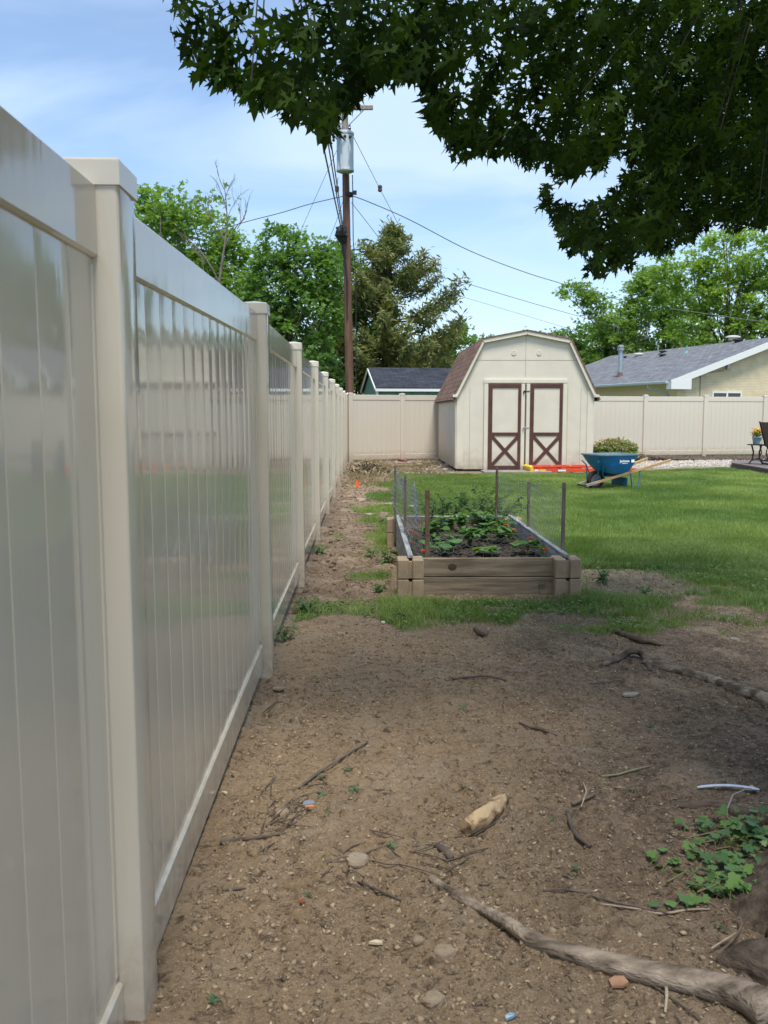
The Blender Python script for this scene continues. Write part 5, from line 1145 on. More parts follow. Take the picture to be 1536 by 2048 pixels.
# ---------------------------------------------------------------- shrub, bed, deck with its furniture
p = W(1228, 912, 24.8); p.z = 0
SHR = leafmat('shrub_leaf', (.28, .35, .11), (.14, .21, .07), .3); SHF = mat('pink_blossom', (.72, .52, .46), .8, (.58, .40, .32), attr='rnd', transl=.2)
t = thing('flowering_shrub', 'low round shrub with pinkish blossom behind the wheelbarrow', 'shrub', p)
n = 5200; d = rng.normal(size=(n, 3)); d /= np.linalg.norm(d, axis=1)[:, None]; r_ = rng.uniform(.5, 1, n) ** .4; bump_ = 1 + .22 * (fbm(d[:, 0] * 3 + 4, d[:, 2] * 3 + d[:, 1], 5, 3) - .5)
P = d * (r_ * bump_)[:, None] * np.array([.64, .60, .36]) + np.array([p.x, p.y, .20]) + rng.normal(size=(n, 3)) * .035; P = P[P[:, 2] > .02]
scatter('leaves', CLUMP, CF, P, rotm(len(P), .8), rng.uniform(.03, .07, len(P)), SHR, t)
k = (P[:, 2] > .28) & (rng.uniform(0, 1, len(P)) < .5); scatter('blossom', CLUMP, CF, P[k] * np.array([1, 1, 1.0]) + np.array([0, 0, .03]), rotm(k.sum(), .6), rng.uniform(.02, .045, k.sum()), SHF, t)
mb = MB()
for j in range(9): a = j * .7; limb(mb, (p.x, p.y, -.02), (p.x + .4 * math.cos(a), p.y + .35 * math.sin(a), .45), .012, .004, .05, 4, 5)
add('stems', mb, BARK, t)
p = W(1277, 918, 24.2); p.z = gz(p.x, p.y); leafy_plant('dry_weed', 'dried tan weed clump leaning beside the flowering shrub', 'weed', tuple(p), .36, .30, 60, .14, DRY, LONG, OF, None, .8, 12, .2)
DECK = mat('composite_deck', (.20, .165, .150), .75, (.15, .125, .115), 5, .001, 60, stretch=(1, 12, 1)); DECKS = mat('deck_skirt', (.095, .080, .078), .7)
dk = thing('deck', 'low grey brown composite deck cut off by the right edge', 'deck', (10.5, 19.5, 0))
dpoly = [(8.87, 21.2), (9.5, 22.7), (15, 22.2), (15, 15.8), (8.45, 15.8)]
mb = MB(); mb.prism([(x, y, -.05) for x, y in dpoly], (0, 0, .15)); add('skirt', mb, DECKS, dk)
for k in range(46):
    y0_ = 15.78 + k * .15; y1_ = y0_ + .142
    def lx(y): return 8.43 + (y - 15.8) * (8.85 - 8.43) / 5.4 if y < 21.2 else 8.85 + (y - 21.2) * .42
    if y1_ > 22.5: break
    mb = MB(); mb.prism([(lx(y0_), y0_, .104), (14.9, y0_, .104), (14.9, y1_, .104), (lx(y1_), y1_, .104)], (0, 0, .026)); add('deck_board', mb, DECK, dk)
DZ = .13
SLING = mat('brown_sling', (.155, .115, .095), .8, (.11, .08, .068), 60, .002, 200); CHM = mat('bronze_metal', (.035, .028, .025), .5, metallic=.4)
def patio_chair(label, x, y, rz, m):
    t = thing('patio_chair', label, 'chair', (x, y, DZ), 'patio chairs on the deck'); T_ = Matrix.Translation((x, y, DZ)) @ Matrix.Rotation(rz, 4, 'Z')
    def q(): w = MB(); w.T = T_; return w
    mb = q(); prof = [(.26, .42), (.1, .40), (-.18, .39), (-.27, .44), (-.33, .62), (-.40, .82), (-.45, .98)]
    for a, b in zip(prof[:3], prof[1:3]): mb.prism([(a[0], -.26, a[1]), (a[0], .26, a[1]), (b[0], .26, b[1]), (b[0], -.26, b[1])], (0, 0, .015))
    add('seat', mb, m, t)
    mb = q()
    for a, b in zip(prof[2:], prof[3:]): mb.prism([(a[0], -.27, a[1]), (a[0], .27, a[1]), (b[0], .27, b[1]), (b[0], -.27, b[1])], (.018, 0, .004))
    add('backrest', mb, m, t)
    for s in (-1, 1):
        mb = q(); mb.tube([(.28, s * .28, .41), (-.18, s * .28, .38), (-.28, s * .28, .45), (-.46, s * .28, 1.0)], .016, 8); add('side_frame', mb, CHM, t, smooth=60)
        mb = q(); mb.tube([(-.30, s * .29, .52), (-.2, s * .31, .64), (.2, s * .31, .66), (.27, s * .30, .60), (.24, s * .28, .42)], .017, 8); add('armrest', mb, CHM, t, smooth=60)
        mb = q(); mb.tube([(.34, s * .22, .03), (.15, s * .22, .06), (0, s * .22, .015), (-.2, s * .22, .015), (-.40, s * .22, .05)], .017, 8); mb.tube([(.12, s * .22, .05), (.05, s * .2, .2), (.12, s * .2, .39)], .014, 6); mb.tube([(-.2, s * .22, .02), (-.12, s * .2, .2), (-.16, s * .2, .38)], .014, 6); add('rocker_leg', mb, CHM, t, smooth=60)
    return t
c1 = W(1558, 918, 20.3); patio_chair('brown sling back patio chair half cut off by the right edge', c1.x, 20.1, R(15), SLING)
c2 = W(1534, 900, 21.9); patio_chair('patio chair with greyish back behind the flower pot', c2.x, 21.75, R(205), mat('grey_sling', (.27, .23, .20), .8, (.22, .19, .17), 50))
tx = W(1513, 900, 20.6).x; ty = 20.6
tb = thing('side_table', 'small dark round side table with curved legs on the deck', 'table', (tx, ty, DZ))
mb = MB(); mb.lathe((tx, ty, DZ), [(.20, .44), (.215, .445), (.215, .46), (.19, .465)], 24); add('table_top', mb, CHM, tb, smooth=40)
for k in range(4):
    a = R(200 + 90 * k); mb = MB(); mb.tube([(tx + .15 * math.cos(a), ty + .15 * math.sin(a), DZ + .44), (tx + .09 * math.cos(a), ty + .09 * math.sin(a), DZ + .28), (tx + .11 * math.cos(a), ty + .11 * math.sin(a), DZ + .12), (tx + .21 * math.cos(a), ty + .21 * math.sin(a), DZ + .012)], .018, 8); add('leg', mb, CHM, tb, smooth=60)
pz = DZ + .465; pot = thing('flower_pot', 'pale blue pot of yellow flowers on the small dark table', 'flower pot', (tx, ty, pz))
mb = MB(); mb.lathe((tx, ty, pz), [(.060, .002), (.085, .08), (.105, .15), (.112, .155), (.112, .175), (.098, .175), (.09, .15)], 20); add('pot', mb, mat('pale_blue_glaze', (.22, .38, .46), .4, (.30, .44, .50), 8), pot, smooth=40)
P = np.stack([rng.normal(0, .05, 260) + tx, rng.normal(0, .05, 260) + ty, pz + .19 + rng.uniform(0, .12, 260)], -1); scatter('leaves', NAR, DF, P, rotm(260, .9), rng.uniform(.04, .08, 260), PG, pot)
P = np.stack([rng.normal(0, .055, 70) + tx, rng.normal(0, .05, 70) + ty, pz + .20 + rng.uniform(0, .17, 70)], -1); scatter('blossom', CLUMP, CF, P, rotm(70, .9), rng.uniform(.025, .045, 70), mat('yellow_petal', (.85, .50, .02), .6, (.80, .36, .01), attr='rnd', transl=.2), pot)

# ---------------------------------------------------------------- small far things
p = gnd(712, 980); fl_ = thing('marking_flag', 'small orange marking flag stuck in the dirt path', 'flag', p); mb = MB(); mb.tube([p, p + Vector((0, 0, .16))], .002, 5); add('wire_stem', mb, GALV, fl_)
mb = MB(); q = [p + Vector((x, .01 * math.sin(x * 60), z)) for x, z in ((0, .17), (.035, .165), (.055, .12), (.05, .06), (.03, .03), (0, .05), (-.012, .1))]; mb.prism(q, (0, .002, 0)); add('flag_cloth', mb, mat('orange_plastic', (.95, .14, .02), .5), fl_)
p = gnd(802, 927); bd = MB(); bd.box(p + Vector((.05, 0, .03)), (.46, .20, .04), .1, .003); tag(add('short_plank', bd, mat('pale_plank', (.45, .38, .30), .8, (.36, .3, .24), 10), origin=p), 'short pale plank lying on the bare soil near the far fence', 'plank')
gl = MB()
for k in range(7): a = random.uniform(0, 6); gl.lathe(p + Vector((.02 + .10 * math.cos(a), .05 * math.sin(a), .052 + .02 * (k % 2))), [(.02, 0), (.055, .012), (.05, .045), (.02, .06)], 8, 1.1, .7)
tag(add('work_gloves', gl, mat('maroon_cloth', (.16, .035, .045), .8, (.35, .14, .13), 14), origin=p + Vector((0, 0, .05)), smooth=True), 'crumpled maroon and pink work gloves on the short plank', 'gloves')
p = gnd(737, 946); n = 2600; P = np.stack([rng.normal(0, .26, n), rng.normal(0, .28, n), np.zeros(n)], -1); P[:, 2] = np.exp(-(P[:, 0] ** 2 + P[:, 1] ** 2) / .10) * .24 * rng.uniform(.3, 1, n); P += np.array(p)
hp_ = scatter('dead_grass_heap', LONG, OF, P, rotm(n, 1), rng.uniform(.06, .14, n), mat('straw', (.46, .37, .24), .85, (.17, .14, .08), attr='rnd'), origin=p); tag(hp_, 'heap of dried pulled grass on the dirt near the far fence corner', 'grass heap')

LMK = [(714, 1722, 'the flat tan stone'), (617, 1612, 'the blue grey shard'), (564, 1630, 'the oval mottled stone'), (965, 1645, 'the split log'), (500, 1684, 'the stout dark twig'), (665, 1530, 'the long straight grey twig'), (870, 1765, 'the tip of the big root'), (775, 1793, 'the brown stubbed twig'), (430, 1750, 'the bottom rail of the fence'), (888, 1710, 'the stubby stick end'), (621, 1794, 'the dark green leaf'),
    (912, 942, 'the near corner of the shed'), (712, 975, 'the orange flag'), (737, 944, 'the dead grass heap'), (802, 925, 'the short plank'), (945, 950, 'the concrete slab'), (876, 921, 'the far corner of the shed')]
USED = set()
def where(head, u, v, words):
    c = sorted(LMK, key=lambda l: math.hypot(l[0] - u, l[1] - v))
    for w in words:
        for l in c[:3]:
            dx, dy = u - l[0], v - l[1]; side = ('right of' if dx > 0 else 'left of') if abs(dx) > abs(dy) else ('below' if dy > 0 else 'above'); d = math.hypot(dx, dy)
            for far_ in (('just ' if d < 28 else 'a little ' if d < 60 else 'well '),):
                t = (head % w) + ' ' + far_ + side + ' ' + l[2]
                if t not in USED: USED.add(t); return t
    return t
def rock(name, label, cat, u, v, w, h, d, m, group, seed=None, sink=.25, rot=None, flat=False):
    """irregular stone: w wide, d deep, h high (metres)"""
    p = gnd(u, v); seed = random.randint(0, 9999) if seed is None else seed; mb = MB(); nu, nv = 12, 8; idx = []
    a0 = rot if rot is not None else random.uniform(0, 3)
    for j in range(nv + 1):
        ph = math.pi * j / nv - math.pi / 2; row = []
        for i in range(nu):
            th = 2 * math.pi * i / nu; n_ = fbm(np.array([math.cos(th) * 1.3 + seed]), np.array([math.sin(th) * 1.3 + ph * 1.2 + seed * .3]), seed, 3)[0]; r = .72 + .6 * n_
            e = .55 if flat else .8; cx_, sx2 = math.copysign(abs(math.cos(ph)) ** e, math.cos(ph)), math.copysign(abs(math.sin(ph)) ** (.7 if not flat else .5), math.sin(ph))
            x, y, z = cx_ * math.cos(th) * w / 2 * r, cx_ * math.sin(th) * d / 2 * r, sx2 * h / 2 * (.8 + .4 * n_); row.append((p.x + x * math.cos(a0) - y * math.sin(a0), p.y + x * math.sin(a0) + y * math.cos(a0), p.z + h * (.5 - sink) + z))
        idx.append(mb.av(row))
    for a, b in zip(idx, idx[1:]):
        for i in range(nu): i2 = (i + 1) % nu; mb.f.append((a + i, a + i2, b + i2, b + i)); mb.m.append(0)
    o = add(name, mb, m, origin=p, smooth=(False if seed % 3 == 0 else 35)); tag(o, label, cat, group); return o
STN = mat('tan_stone', (.36, .28, .19), .9, (.24, .18, .125), 22, .003, 120); STG = mat('grey_stone', (.33, .31, .26), .85, (.24, .22, .18), 20, .002, 120); STP = mat('pale_flagstone', (.40, .32, .235), .9, (.30, .23, .165), 18, .003, 120)
g_ = 'stones lying on the soil'
rock('stone', 'flat squarish pale tan stone in the middle foreground', 'stone', 714, 1722, .062, .022, .075, STP, g_, 31, .3, .2, True)
rock('stone', 'smooth grey wedge shaped stone on the dark soil', 'stone', 1261, 1392, .075, .020, .05, STG, g_, 12, .25, .1, True)
rock('stone', 'oval mottled stone next to the small pile of twigs', 'stone', 564, 1630, .045, .03, .06, STN, g_, 15, .35, .1)
rock('stone', 'flat tan stone just right of the second fence post', 'stone', 557, 1379, .055, .02, .04, STN, g_, 22, .3, .1)
rock('stone', 'rough tan stone below the near end of the root', 'stone', 888, 1910, .055, .03, .045, STN, g_, 33, .35, .5)
rock('stone', 'angular tan stone at the bottom of the picture', 'stone', 868, 2004, .05, .03, .05, STN, g_, 36, .35, .2)
rock('stone', 'small upright pebble left of the root', 'stone', 838, 1884, .028, .02, .028, STN, g_, 41, .35)
rock('stone', 'grey flat stone on the path beyond the marking flag', 'stone', 742, 1030, .16, .035, .12, STG, g_, 9, .3, .3, True)
rock('stone', 'pale flat slab at the lawn edge left of the far stake', 'stone', 783, 1009, .20, .03, .15, STP, g_, 6, .3, .1, True)
rock('stone', 'grey stone in the grass behind the left stakes', 'stone', 826, 1016, .15, .06, .12, STG, g_, 18, .3, .1)
rock('stone', 'small pale stone on the path between fence and bed', 'stone', 682, 1051, .06, .03, .05, STP, g_, 21, .3)
rock('stone', 'whitish stone in the weeds before the bed', 'stone', 766, 1246, .03, .018, .025, mat('white_stone', (.6, .56, .5), .8), g_, 27, .3)
rock('stone', 'rounded brown stone at the edge of the weed strip', 'stone', 680, 1270, .05, .03, .04, STN, g_, 51, .4)
rock('stone', 'grey stone near the far end of the upper roots', 'stone', 1470, 1280, .06, .02, .05, STG, g_, 57, .3)
rock('pebble', 'round white pebble beside the silvery strip', 'pebble', 1503, 1577, .016, .014, .016, mat('white_stone', (.6, .56, .5), .8), g_, 8, .2)
for i, (u, v, w) in enumerate([(1005 + k * 0, 0, 0) for k in range(0)]): pass
k = 0
for (u, v, w) in ((880, 936, .16), (902, 948, .14), (925, 948, .10), (950, 949, .09), (896, 931, .2), (868, 925, .16), (855, 940, .12), (840, 930, .15), (815, 941, .1), (786, 944, .14), (760, 958, .1), (700, 995, .12), (722, 1002, .16), (890, 941, .2)):
    o = rock('edging_stone', where('%s ' + ('pale', 'grey', 'tan')[k % 3] + ' stone', u, v, (('large', 'small')[w < .13], 'rough', 'flat')), 'stone', u, v, w, w * .45, w * .8, (STP, STG, STN)[k % 3], 'stones at the foot of the shed', 60 + k, .35); k += 1

# ---------------------------------------------------------------- sticks, litter and soil detail in the foreground
STICK = mat('stick_bark', (.20, .155, .12), .9, (.10, .075, .06), 25, .002, 120, detail=6); STICKD = mat('dark_stick', (.16, .125, .10), .9, (.075, .058, .046), 25, .002, 120); STICKP = mat('pale_stick', (.46, .38, .28), .85, (.32, .25, .18), 25, .001, 100)
def stick(label, px, r, m, dz=.004, name='stick', cat='stick', group='sticks and twigs on the soil', amp=.12):
    pts = [gnd(u, v, dz + rr_) for (u, v), rr_ in zip(px, r if hasattr(r, '__len__') else [r] * len(px))]
    o = add(name, rough_tube(pts, r if hasattr(r, '__len__') else [r] * len(px), amp, 8, 5, random.randint(1, 99)), m, origin=pts[0], smooth=True); return tag(o, label, cat, group)
stick('long thin straight grey twig lying diagonally in the middle', [(598, 1580), (640, 1548), (690, 1515), (735, 1487)], [.0045, .005, .0045, .003], STICK)
stick('dark twig pointing right beside the lower twig pile', [(440, 1692), (490, 1684), (535, 1678), (560, 1672)], [.007, .006, .005, .003], STICKD)
stick('thick dark curved stick lying near the lower right middle', [(1135, 1630), (1142, 1655), (1155, 1680), (1180, 1698)], [.007, .008, .008, .007], STICKD)
stick('short barky stick just above the dark curved stick', [(1143, 1615), (1165, 1605), (1190, 1594)], [.007, .007, .005], STICK)
stick('thin upright pale twig crossing the short barky stick', [(1166, 1572), (1172, 1590), (1168, 1605), (1162, 1622)], [.002, .003, .003, .002], STICKP, .012)
stick('stubby grey stick end poking out of the soil above the long root', [(872, 1697), (888, 1707), (903, 1722)], [.010, .011, .010], STICK, .0)
stick('thin brown twig with a stub, under the flat tan stone', [(716, 1768), (745, 1780), (775, 1793), (803, 1806)], [.003, .003, .003, .003], STICKD)
stick('thin dark twig arching in the upper middle soil', [(905, 1362), (945, 1358), (975, 1356), (1022, 1366)], [.006, .006, .005, .004], STICKD)
stick('knotted grey twig in the middle of the soil', [(1038, 1448), (1060, 1458), (1085, 1464), (1115, 1475)], [.003, .005, .007, .003], STICK)
stick('flat brown stick near the upper roots', [(1180, 1370), (1210, 1368), (1242, 1362)], [.004, .006, .004], STICK)
stick('pale green stalk lying across the soil', [(1203, 1556), (1235, 1553), (1262, 1545), (1300, 1535)], [.003, .004, .004, .002], mat('pale_stalk', (.30, .30, .17), .8, (.24, .22, .14), 20))
stick('thin vine root snaking left from the ivy', [(1085, 1784), (1120, 1783), (1160, 1788), (1210, 1804), (1260, 1815), (1340, 1832)], [.002, .003, .003, .003, .003, .002], STICK)
stick('second thin vine root below the first', [(1200, 1812), (1270, 1822), (1320, 1832), (1380, 1824), (1420, 1823)], [.002, .003, .003, .003, .002], STICKP)
stick('forked pale twig beside the root flare', [(1422, 1910), (1450, 1893), (1475, 1877)], [.002, .003, .002], STICKP, .015)
stick('thin bent twig lying on the root flare', [(1434, 1925), (1462, 1900), (1482, 1870), (1478, 1848)], [.002, .003, .003, .002], STICK, .02)
stick('long thin pale stem crossing below the big root', [(1330, 1965), (1333, 1995), (1330, 2030)], [.003, .004, .003], STICKP)
stick('thin dark twig below the big root at the bottom right', [(1290, 1965), (1340, 2000), (1400, 2045)], [.002, .003, .002], STICKD)
stick('short dark twig at the lower left beside the fence', [(444, 1785), (470, 1784), (492, 1780)], [.003, .004, .002], STICKD)
stick('curved dark twig in the upper soil by the grass', [(950, 1262), (965, 1275), (975, 1268)], [.012, .016, .010], STICKD)
stick('thin grey twig leaning up at the left middle', [(525, 1432), (540, 1420), (556, 1408)], [.002, .0035, .003], STICKD, .01)
for k in range(46):                                     # brush pile and loose twigs
    if k < 24: u0, v0, L_ = random.gauss(545, 22), random.gauss(1650, 34), random.uniform(25, 80)
    else: u0, v0, L_ = random.uniform(640, 960), random.uniform(1660, 1800), random.uniform(25, 95)
    a = random.gauss(-.7, .5) if k < 24 else random.uniform(-.9, .9)
    u1, v1 = u0 + L_ * math.cos(a), v0 + L_ * math.sin(a) * .8
    stick(where('%s %s %s lying' % (('short', 'longer')[L_ > 50], ('dark', 'greyish')[k % 2], '%stwig'), u0, v0, ((('steep ' if abs(a) > .7 else 'slanting ' if abs(a) > .3 else 'level ')), ('fine ' if L_ < 60 else 'thin '), 'bent ', 'wiry ')), [(u0, v0), ((u0 + u1) / 2 + random.uniform(-4, 4), (v0 + v1) / 2 + random.uniform(-5, 5)), (u1, v1)], [.0016, .0022, .0012], (STICKD, STICK)[k % 2], .002 + .006 * random.random(), 'twig', 'twig', 'tangled fine twigs')
# split log piece with torn pale wood
SPL = mat('split_wood', (.58, .42, .24), .85, (.20, .12, .07), 20, .006, 60, ramp=(.46, .60), detail=9)
a, b, c = gnd(930, 1668, .022), gnd(968, 1648, .028), gnd(1003, 1612, .018)
lg = rough_tube([a, b, c, gnd(1012, 1598, .012)], [.021, .024, .020, .006], .30, 16, 10, 4, 1.2, .8); tag(add('split_log', lg, SPL, origin=a, smooth=30), 'short split piece of pale wood with torn bark', 'log')
def chip(label, u, v, w, l, m, name='wood_chip', group='chips and shards', rz=None, cat='wood chip'):
    p = gnd(u, v, .006); mb = MB(); rz = random.uniform(0, 3) if rz is None else rz
    poly = [(-w * .5, -l * .35), (w * .1, -l * .5), (w * .5, -l * .2), (w * .42, l * .3), (0, l * .5), (-w * .4, l * .35)]
    mb.prism([(p.x + x * math.cos(rz) - y * math.sin(rz), p.y + x * math.sin(rz) + y * math.cos(rz), p.z + random.uniform(-.003, .004)) for x, y in poly], (0, 0, .006)); o = add(name, mb, m, origin=p); return tag(o, label, cat, group)
chip('reddish orange wood chip just below the big root', 1236, 1972, .045, .035, mat('red_wood', (.42, .25, .15), .8, (.30, .15, .085), 20), rz=.2)
chip('blue grey shard with an orange edge near the long straight twig', 617, 1612, .040, .026, mat('blue_shard', (.22, .26, .32), .6), 'shard', rz=.1, cat='shard')
chip('orange edge flake lying against the blue grey shard', 619, 1619, .032, .010, mat('orange_shard', (.65, .24, .09), .7), 'shard', rz=.15, cat='shard')
chip('pale cream wood chip left of the stones near the root', 752, 1892, .035, .014, mat('cream_chip', (.68, .58, .40), .8), rz=-.2)
chip('small silvery blue shard at the very bottom of the picture', 1022, 2040, .030, .010, mat('silver_blue', (.35, .50, .60), .3, metallic=.5), 'shard', rz=.4, cat='shard')
chip('short yellowish wood chip by the fence bottom', 449, 1590, .030, .008, mat('cream_chip', (.68, .58, .40), .8), rz=-.7)
chip('small orange wood chip close to the fence bottom rail', 465, 1551, .014, .014, mat('red_wood', (.52, .26, .14), .8))
chip('tiny brick red fragment in the middle foreground', 602, 1806, .010, .008, mat('brick_red', (.50, .13, .06), .9), 'shard', cat='shard')
# silvery strip and the hooped cable
SLV = mat('silvery_strip', (.55, .62, .78), .35, (.72, .74, .80), 30, metallic=.3)
a, b = gnd(1394, 1580, .006), gnd(1518, 1588, .012); mb = MB(); d = (b - a).normalized(); nrm = Vector((-d.y, d.x, 0)); L_ = (b - a).length; pts = []
for k in range(15): t = k / 14; pts.append(a + d * L_ * t + Vector((0, 0, .004 + .006 * math.sin(t * 3.1))) + nrm * .010 * math.sin(t * 3.1))
top = [q + nrm * .009 * (1 if 0 < k < 14 else .3) for k, q in enumerate(pts)]; bot = [q - nrm * (.007 + .003 * (k % 2)) for k, q in enumerate(pts)]
for k in range(14): mb.prism([bot[k], bot[k + 1], top[k + 1], top[k]], (0, 0, .002))
tag(add('saw_blade', mb, SLV, origin=a), 'thin silvery toothed strip like a saw blade lying on dark soil', 'saw blade')
pa, pb2 = gnd(1455, 1635), gnd(1505, 1588); mb = MB(); mb.tube([pa - Vector((0, 0, .01)), pa + Vector((.0, .005, .028)), pa.lerp(pb2, .35) + Vector((-.01, .01, .045)), pa.lerp(pb2, .7) + Vector((0, .01, .035)), pb2 + Vector((.02, .02, .005))], .0022, 6)
tag(add('cable_loop', mb, mat('grey_cable', (.35, .37, .38), .4), origin=pa, smooth=60), 'thin grey cable looping out of the ivy', 'cable')
# fallen green maple leaves, each its own
FL = leafmat('fallen_leaf', (.10, .20, .10), (.06, .13, .05), .2)
fallen = [(640, 1558, 'green leaf near the upper end of the long straight twig'), (692, 1543, 'green leaf right of the long straight twig'), (649, 1590, 'pale green leaf below the long straight twig'), (1105, 1640, 'green leaf above the dark curved stick'), (921, 1577, 'silvery green leaf curled on bare soil'), (777, 1690, 'small green leaf above the flat tan stone'),
    (621, 1794, 'dark green leaf in the lower left soil'), (423, 2012, 'green and yellow leaf at the bottom left corner'), (1008, 1865, 'green leaf against the lower side of the big root'), (1150, 1745, 'green leaf in the soil right of the big root tip'), (1298, 1453, 'pale twisted leaf on the dark soil'), (1271, 1586, 'pale small leaf beside the pale green stalk'),
    (660, 1632, 'leafy scrap below the shard'), (930, 1418, 'tiny leaf scrap in the upper soil'), (1430, 1857, 'small yellow green leaf by the root flare'), (712, 1578, 'small cream leaf scrap right of the twig')]
for (u, v, txt) in fallen:
    p = gnd(u, v, .010); o = scatter('fallen_leaf', MAPLE, MF, np.array([tuple(p)]), rotm(1, .25), np.array([random.uniform(.028, .045)]), FL, origin=p); tag(o, txt, 'leaf', 'fallen leaves on the soil')
# ivy on the right
IVY = [(0, 0, 0), (.30, -.12, .04), (.55, .12, .03), (.38, .38, .05), (.44, .62, .0), (.16, .66, .03), (0, 1.0, -.08), (-.16, .66, .03), (-.44, .62, .0), (-.38, .38, .05), (-.55, .12, .03), (-.30, -.12, .04)]; IVF = [[12, k, (k + 1) % 12] for k in range(12)]; IVY.append((0, .32, -.03))
ivp = gnd(1450, 1730); iv = thing('ivy', 'patch of trailing green ivy at the foot of the tree on the right', 'ivy', ivp); P, D, mbs, sz = [], [], MB(), []
for k in range(230):
    u = 1566 - abs(random.gauss(0, 1)) * 125; v = random.uniform(1640, 1815) - (u < 1400) * 0
    if u < 1306 or (u < 1370 and random.random() < .5) or v > 1830 - max(0, (u - 1420)) * .3: continue
    p = gnd(u, v); h = random.uniform(.010, .048) * (1.0 if u > 1400 else .6); q = p + Vector((random.uniform(-.03, .03), random.uniform(-.03, .03), h)); mbs.tube([p, (p + q) / 2 + Vector((.006, 0, .01)), q], .0013, 4, False)
    P.append(tuple(q)); a = random.uniform(0, 6.28); D.append((math.cos(a), math.sin(a) - .4, random.uniform(-.5, .15))); sz.append(random.uniform(.016, .046))
for (u, v) in ((1302, 1823), (1350, 1823), (1375, 1820), (1398, 1818), (1310, 1722), (1320, 1712), (1345, 1735)):
    p = gnd(u, v, .018); P.append(tuple(p)); a = random.uniform(0, 6.28); D.append((math.cos(a), math.sin(a), .1)); sz.append(.032)
D = np.array(D); D /= np.linalg.norm(D, axis=1)[:, None]; x = np.cross(D, np.array([0, 0, 1.0]) + rng.normal(size=D.shape) * .3); x /= np.linalg.norm(x, axis=1)[:, None]
scatter('leaves', IVY, IVF, np.array(P), np.stack([x, D, np.cross(x, D)], -1), np.array(sz), leafmat('ivy_leaf', (.17, .30, .07), (.07, .165, .055), .25, .45, .5), iv)
for k in range(14):
    u0, v0 = random.uniform(1330, 1536), random.uniform(1650, 1800); mbs.tube([gnd(u0, v0, .01), gnd(u0 + 40, v0 + random.uniform(-20, 20), .022), gnd(u0 + 90, v0 + random.uniform(-30, 30), .012)], .0022, 5, False)
add('stems', mbs, mat('ivy_stem', (.22, .20, .10), .7), iv, fix=False)
# uncountable litter: slivers, seeds, crumbs, clods
def area(n, y0, y1, xw=.60, xl=-.46):
    y = rng.uniform(y0, y1, n); y = y0 + (y1 - y0) * rng.uniform(0, 1, n) ** 1.0; x = rng.uniform(xl, .02 + .47 * y + .15, n); return x, y
SLI = [(-.5, -.07, 0), (.5, -.04, .01), (.48, .05, .03), (-.5, .06, .02)]
n = 17000; x, y = area(n, 1.75, 6.4); w = (.12 + .88 * sst(.0, .9, x)) * (.35 + .65 * sst(.4, .6, fbm(x * 3, y * 3, 123, 3))); k = (rng.uniform(0, 1, n) < w) & (lawn(x, y) < .6); x, y = x[k], y[k]; P = np.stack([x, y, hzd(x, y) + .003], -1)
o = scatter('leaf_litter', SLI, [[0, 1, 2, 3]], P, rotm(len(P), .25), np.stack([.005 + .026 * rng.uniform(0, 1, len(P)) ** 3, rng.uniform(.012, .045, len(P)), np.full(len(P), .03)], -1), mat('litter_dark', (.26, .19, .125), .9, (.030, .022, .016), attr='rnd')); tag(o, 'fine dark bark slivers and leaf scraps strewn over the soil', 'litter', kind='stuff')
n = 6500; x, y = area(n, 1.75, 6.2); w = .3 + .7 * sst(.4, 1.4, x); k = (rng.uniform(0, 1, n) < w); x, y = x[k], y[k]; P = np.stack([x, y, hzd(x, y) + .004], -1)
o = scatter('maple_seeds', [(-.5, -.10, 0), (0, -.16, .05), (.5, .0, .0), (0, .14, .06)], [[0, 1, 2, 3]], P, rotm(len(P), .3), rng.uniform(.005, .017, len(P)), mat('litter_pale', (.66, .56, .40), .85, (.34, .26, .16), attr='rnd')); tag(o, 'pale dry maple seed wings scattered on the soil', 'seeds', kind='stuff')
OCT = [(.5, 0, 0), (.1, .45, .05), (-.5, .1, 0), (-.1, -.48, 0), (.08, .05, .34), (0, 0, -.3)]; OCF = [[0, 1, 4], [1, 2, 4], [2, 3, 4], [3, 0, 4], [1, 0, 5], [2, 1, 5], [3, 2, 5], [0, 3, 5]]
n = 42000; x, y = area(n, 1.75, 6.0); w = sst(1.9, .0, x) * .8 + .2; w = w * (.12 + .88 * sst(.44, .60, fbm(x * 2.6, y * 2.6, 55, 4))); k = (rng.uniform(0, 1, n) < w) & (lawn(x, y) < .4); x, y = x[k], y[k]
s_ = .0045 + .019 * rng.uniform(0, 1, len(x)) ** 7; P = np.stack([x, y, hzd(x, y) + s_ * .02], -1)
tn = np.clip(1 - sst(.25, 1.45, x), 0, 1)
o = scatter('soil_crumbs', OCT, OCF, P, rotm(len(P), 1), np.stack([s_ * rng.uniform(.8, 1.5, len(s_)), s_ * rng.uniform(.7, 1.2, len(s_)), s_], -1), mat('crumb', (.47, .36, .235), .95, (.12, .085, .055), attr='rnd')); tag(o, 'crumbly tan soil clods heaped along the new fence', 'soil clods', kind='stuff')
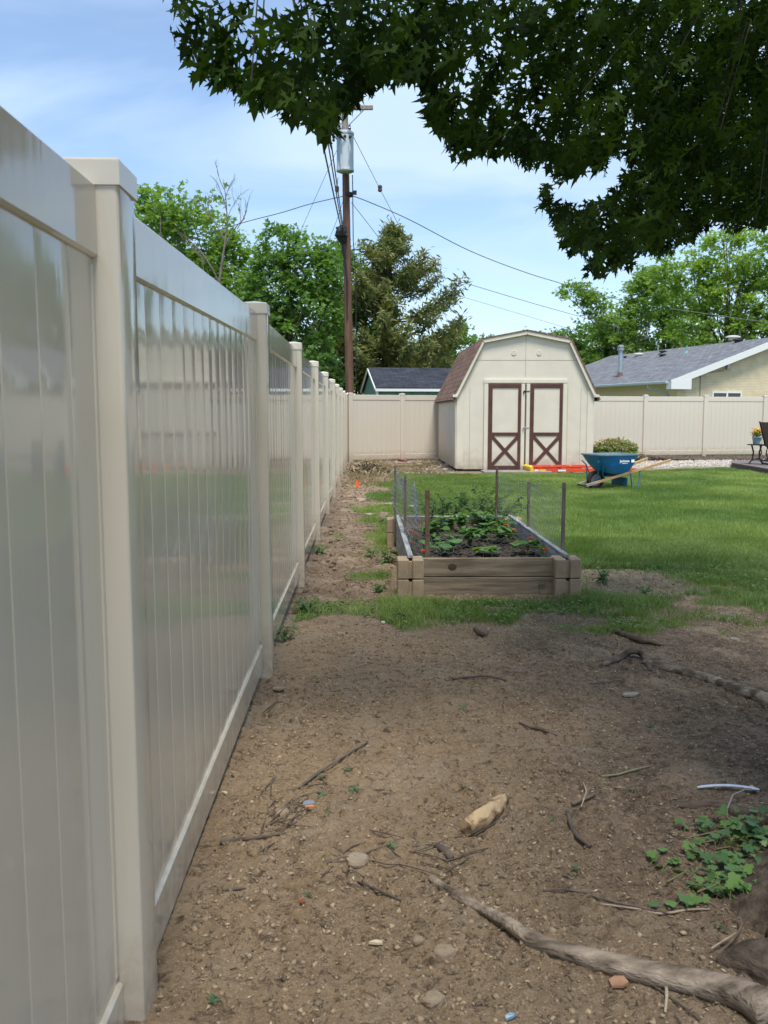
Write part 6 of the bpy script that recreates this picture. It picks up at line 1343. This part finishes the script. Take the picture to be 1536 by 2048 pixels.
n = 2600; x = rng.uniform(-.46, .6, n); y = rng.uniform(6.5, 23.5, n); k = lawn(x, y) < .4; x, y = x[k], y[k]; s_ = .02 + .05 * rng.uniform(0, 1, len(x)) ** 3; P = np.stack([x, y, hzd(x, y) + s_ * .05], -1)
o = scatter('soil_crumbs', OCT, OCF, P, rotm(len(P), 1), s_, mat('dark_crumb', (.25, .18, .12), .95, (.10, .07, .05), attr='rnd')); tag(o, 'coarse clods along the far part of the dirt path', 'soil clods', kind='stuff')
n = 2200; x = rng.uniform(-.4, 3.6, n); y = rng.uniform(18.5, 24.6, n); k = (lawn(x, y) < .4) & ((x < 2.0)) ; x, y = x[k], y[k]; s_ = .03 + .09 * rng.uniform(0, 1, len(x)) ** 3; P = np.stack([x, y, hz(x, y) + s_ * .08], -1)
o = scatter('rubble', OCT, OCF, P, rotm(len(P), 1), s_, mat('rubble_soil', (.36, .29, .20), .95, (.13, .10, .075), attr='rnd')); tag(o, 'stony rubble and soil in the corner left of the shed', 'rubble', kind='stuff')
n = 9000; x = rng.uniform(6.8, 13, n); y = rng.uniform(20.8, 26.2, n); g = sst(-.1, .1, y - (21.4 + .2 * (x - 7))) * (1 - sst(-.1, .1, y - (24.2 + .16 * (x - 7)))); k = rng.uniform(0, 1, n) < g; x, y = x[k], y[k]; P = np.stack([x, y, hz(x, y) + .01], -1)
o = scatter('gravel', OCT, OCF, P, rotm(len(P), 1), rng.uniform(.03, .075, len(x)), mat('gravel_stone', (.62, .57, .48), .9, (.36, .32, .27), attr='rnd')); tag(o, 'pale gravel patch between the lawn, the deck and the back fence', 'gravel', kind='stuff')
n = 3200; x = rng.uniform(5.4, 14, n); y = 24.3 + .17 * (x - 7) + rng.uniform(0, 1, n) * (1.35 + .03 * x); P = np.stack([x, y, hz(x, y) + .02 + .10 * np.exp(-((x - 7.6) / 1.1) ** 2) * rng.uniform(0, 1, n)], -1)
o = scatter('mulch', OCT, OCF, P, rotm(n, 1), rng.uniform(.05, .12, n), mat('bark_mulch', (.075, .055, .045), .95, (.15, .105, .08), attr='rnd')); tag(o, 'dark bark mulch along the foot of the back fence', 'mulch', kind='stuff')
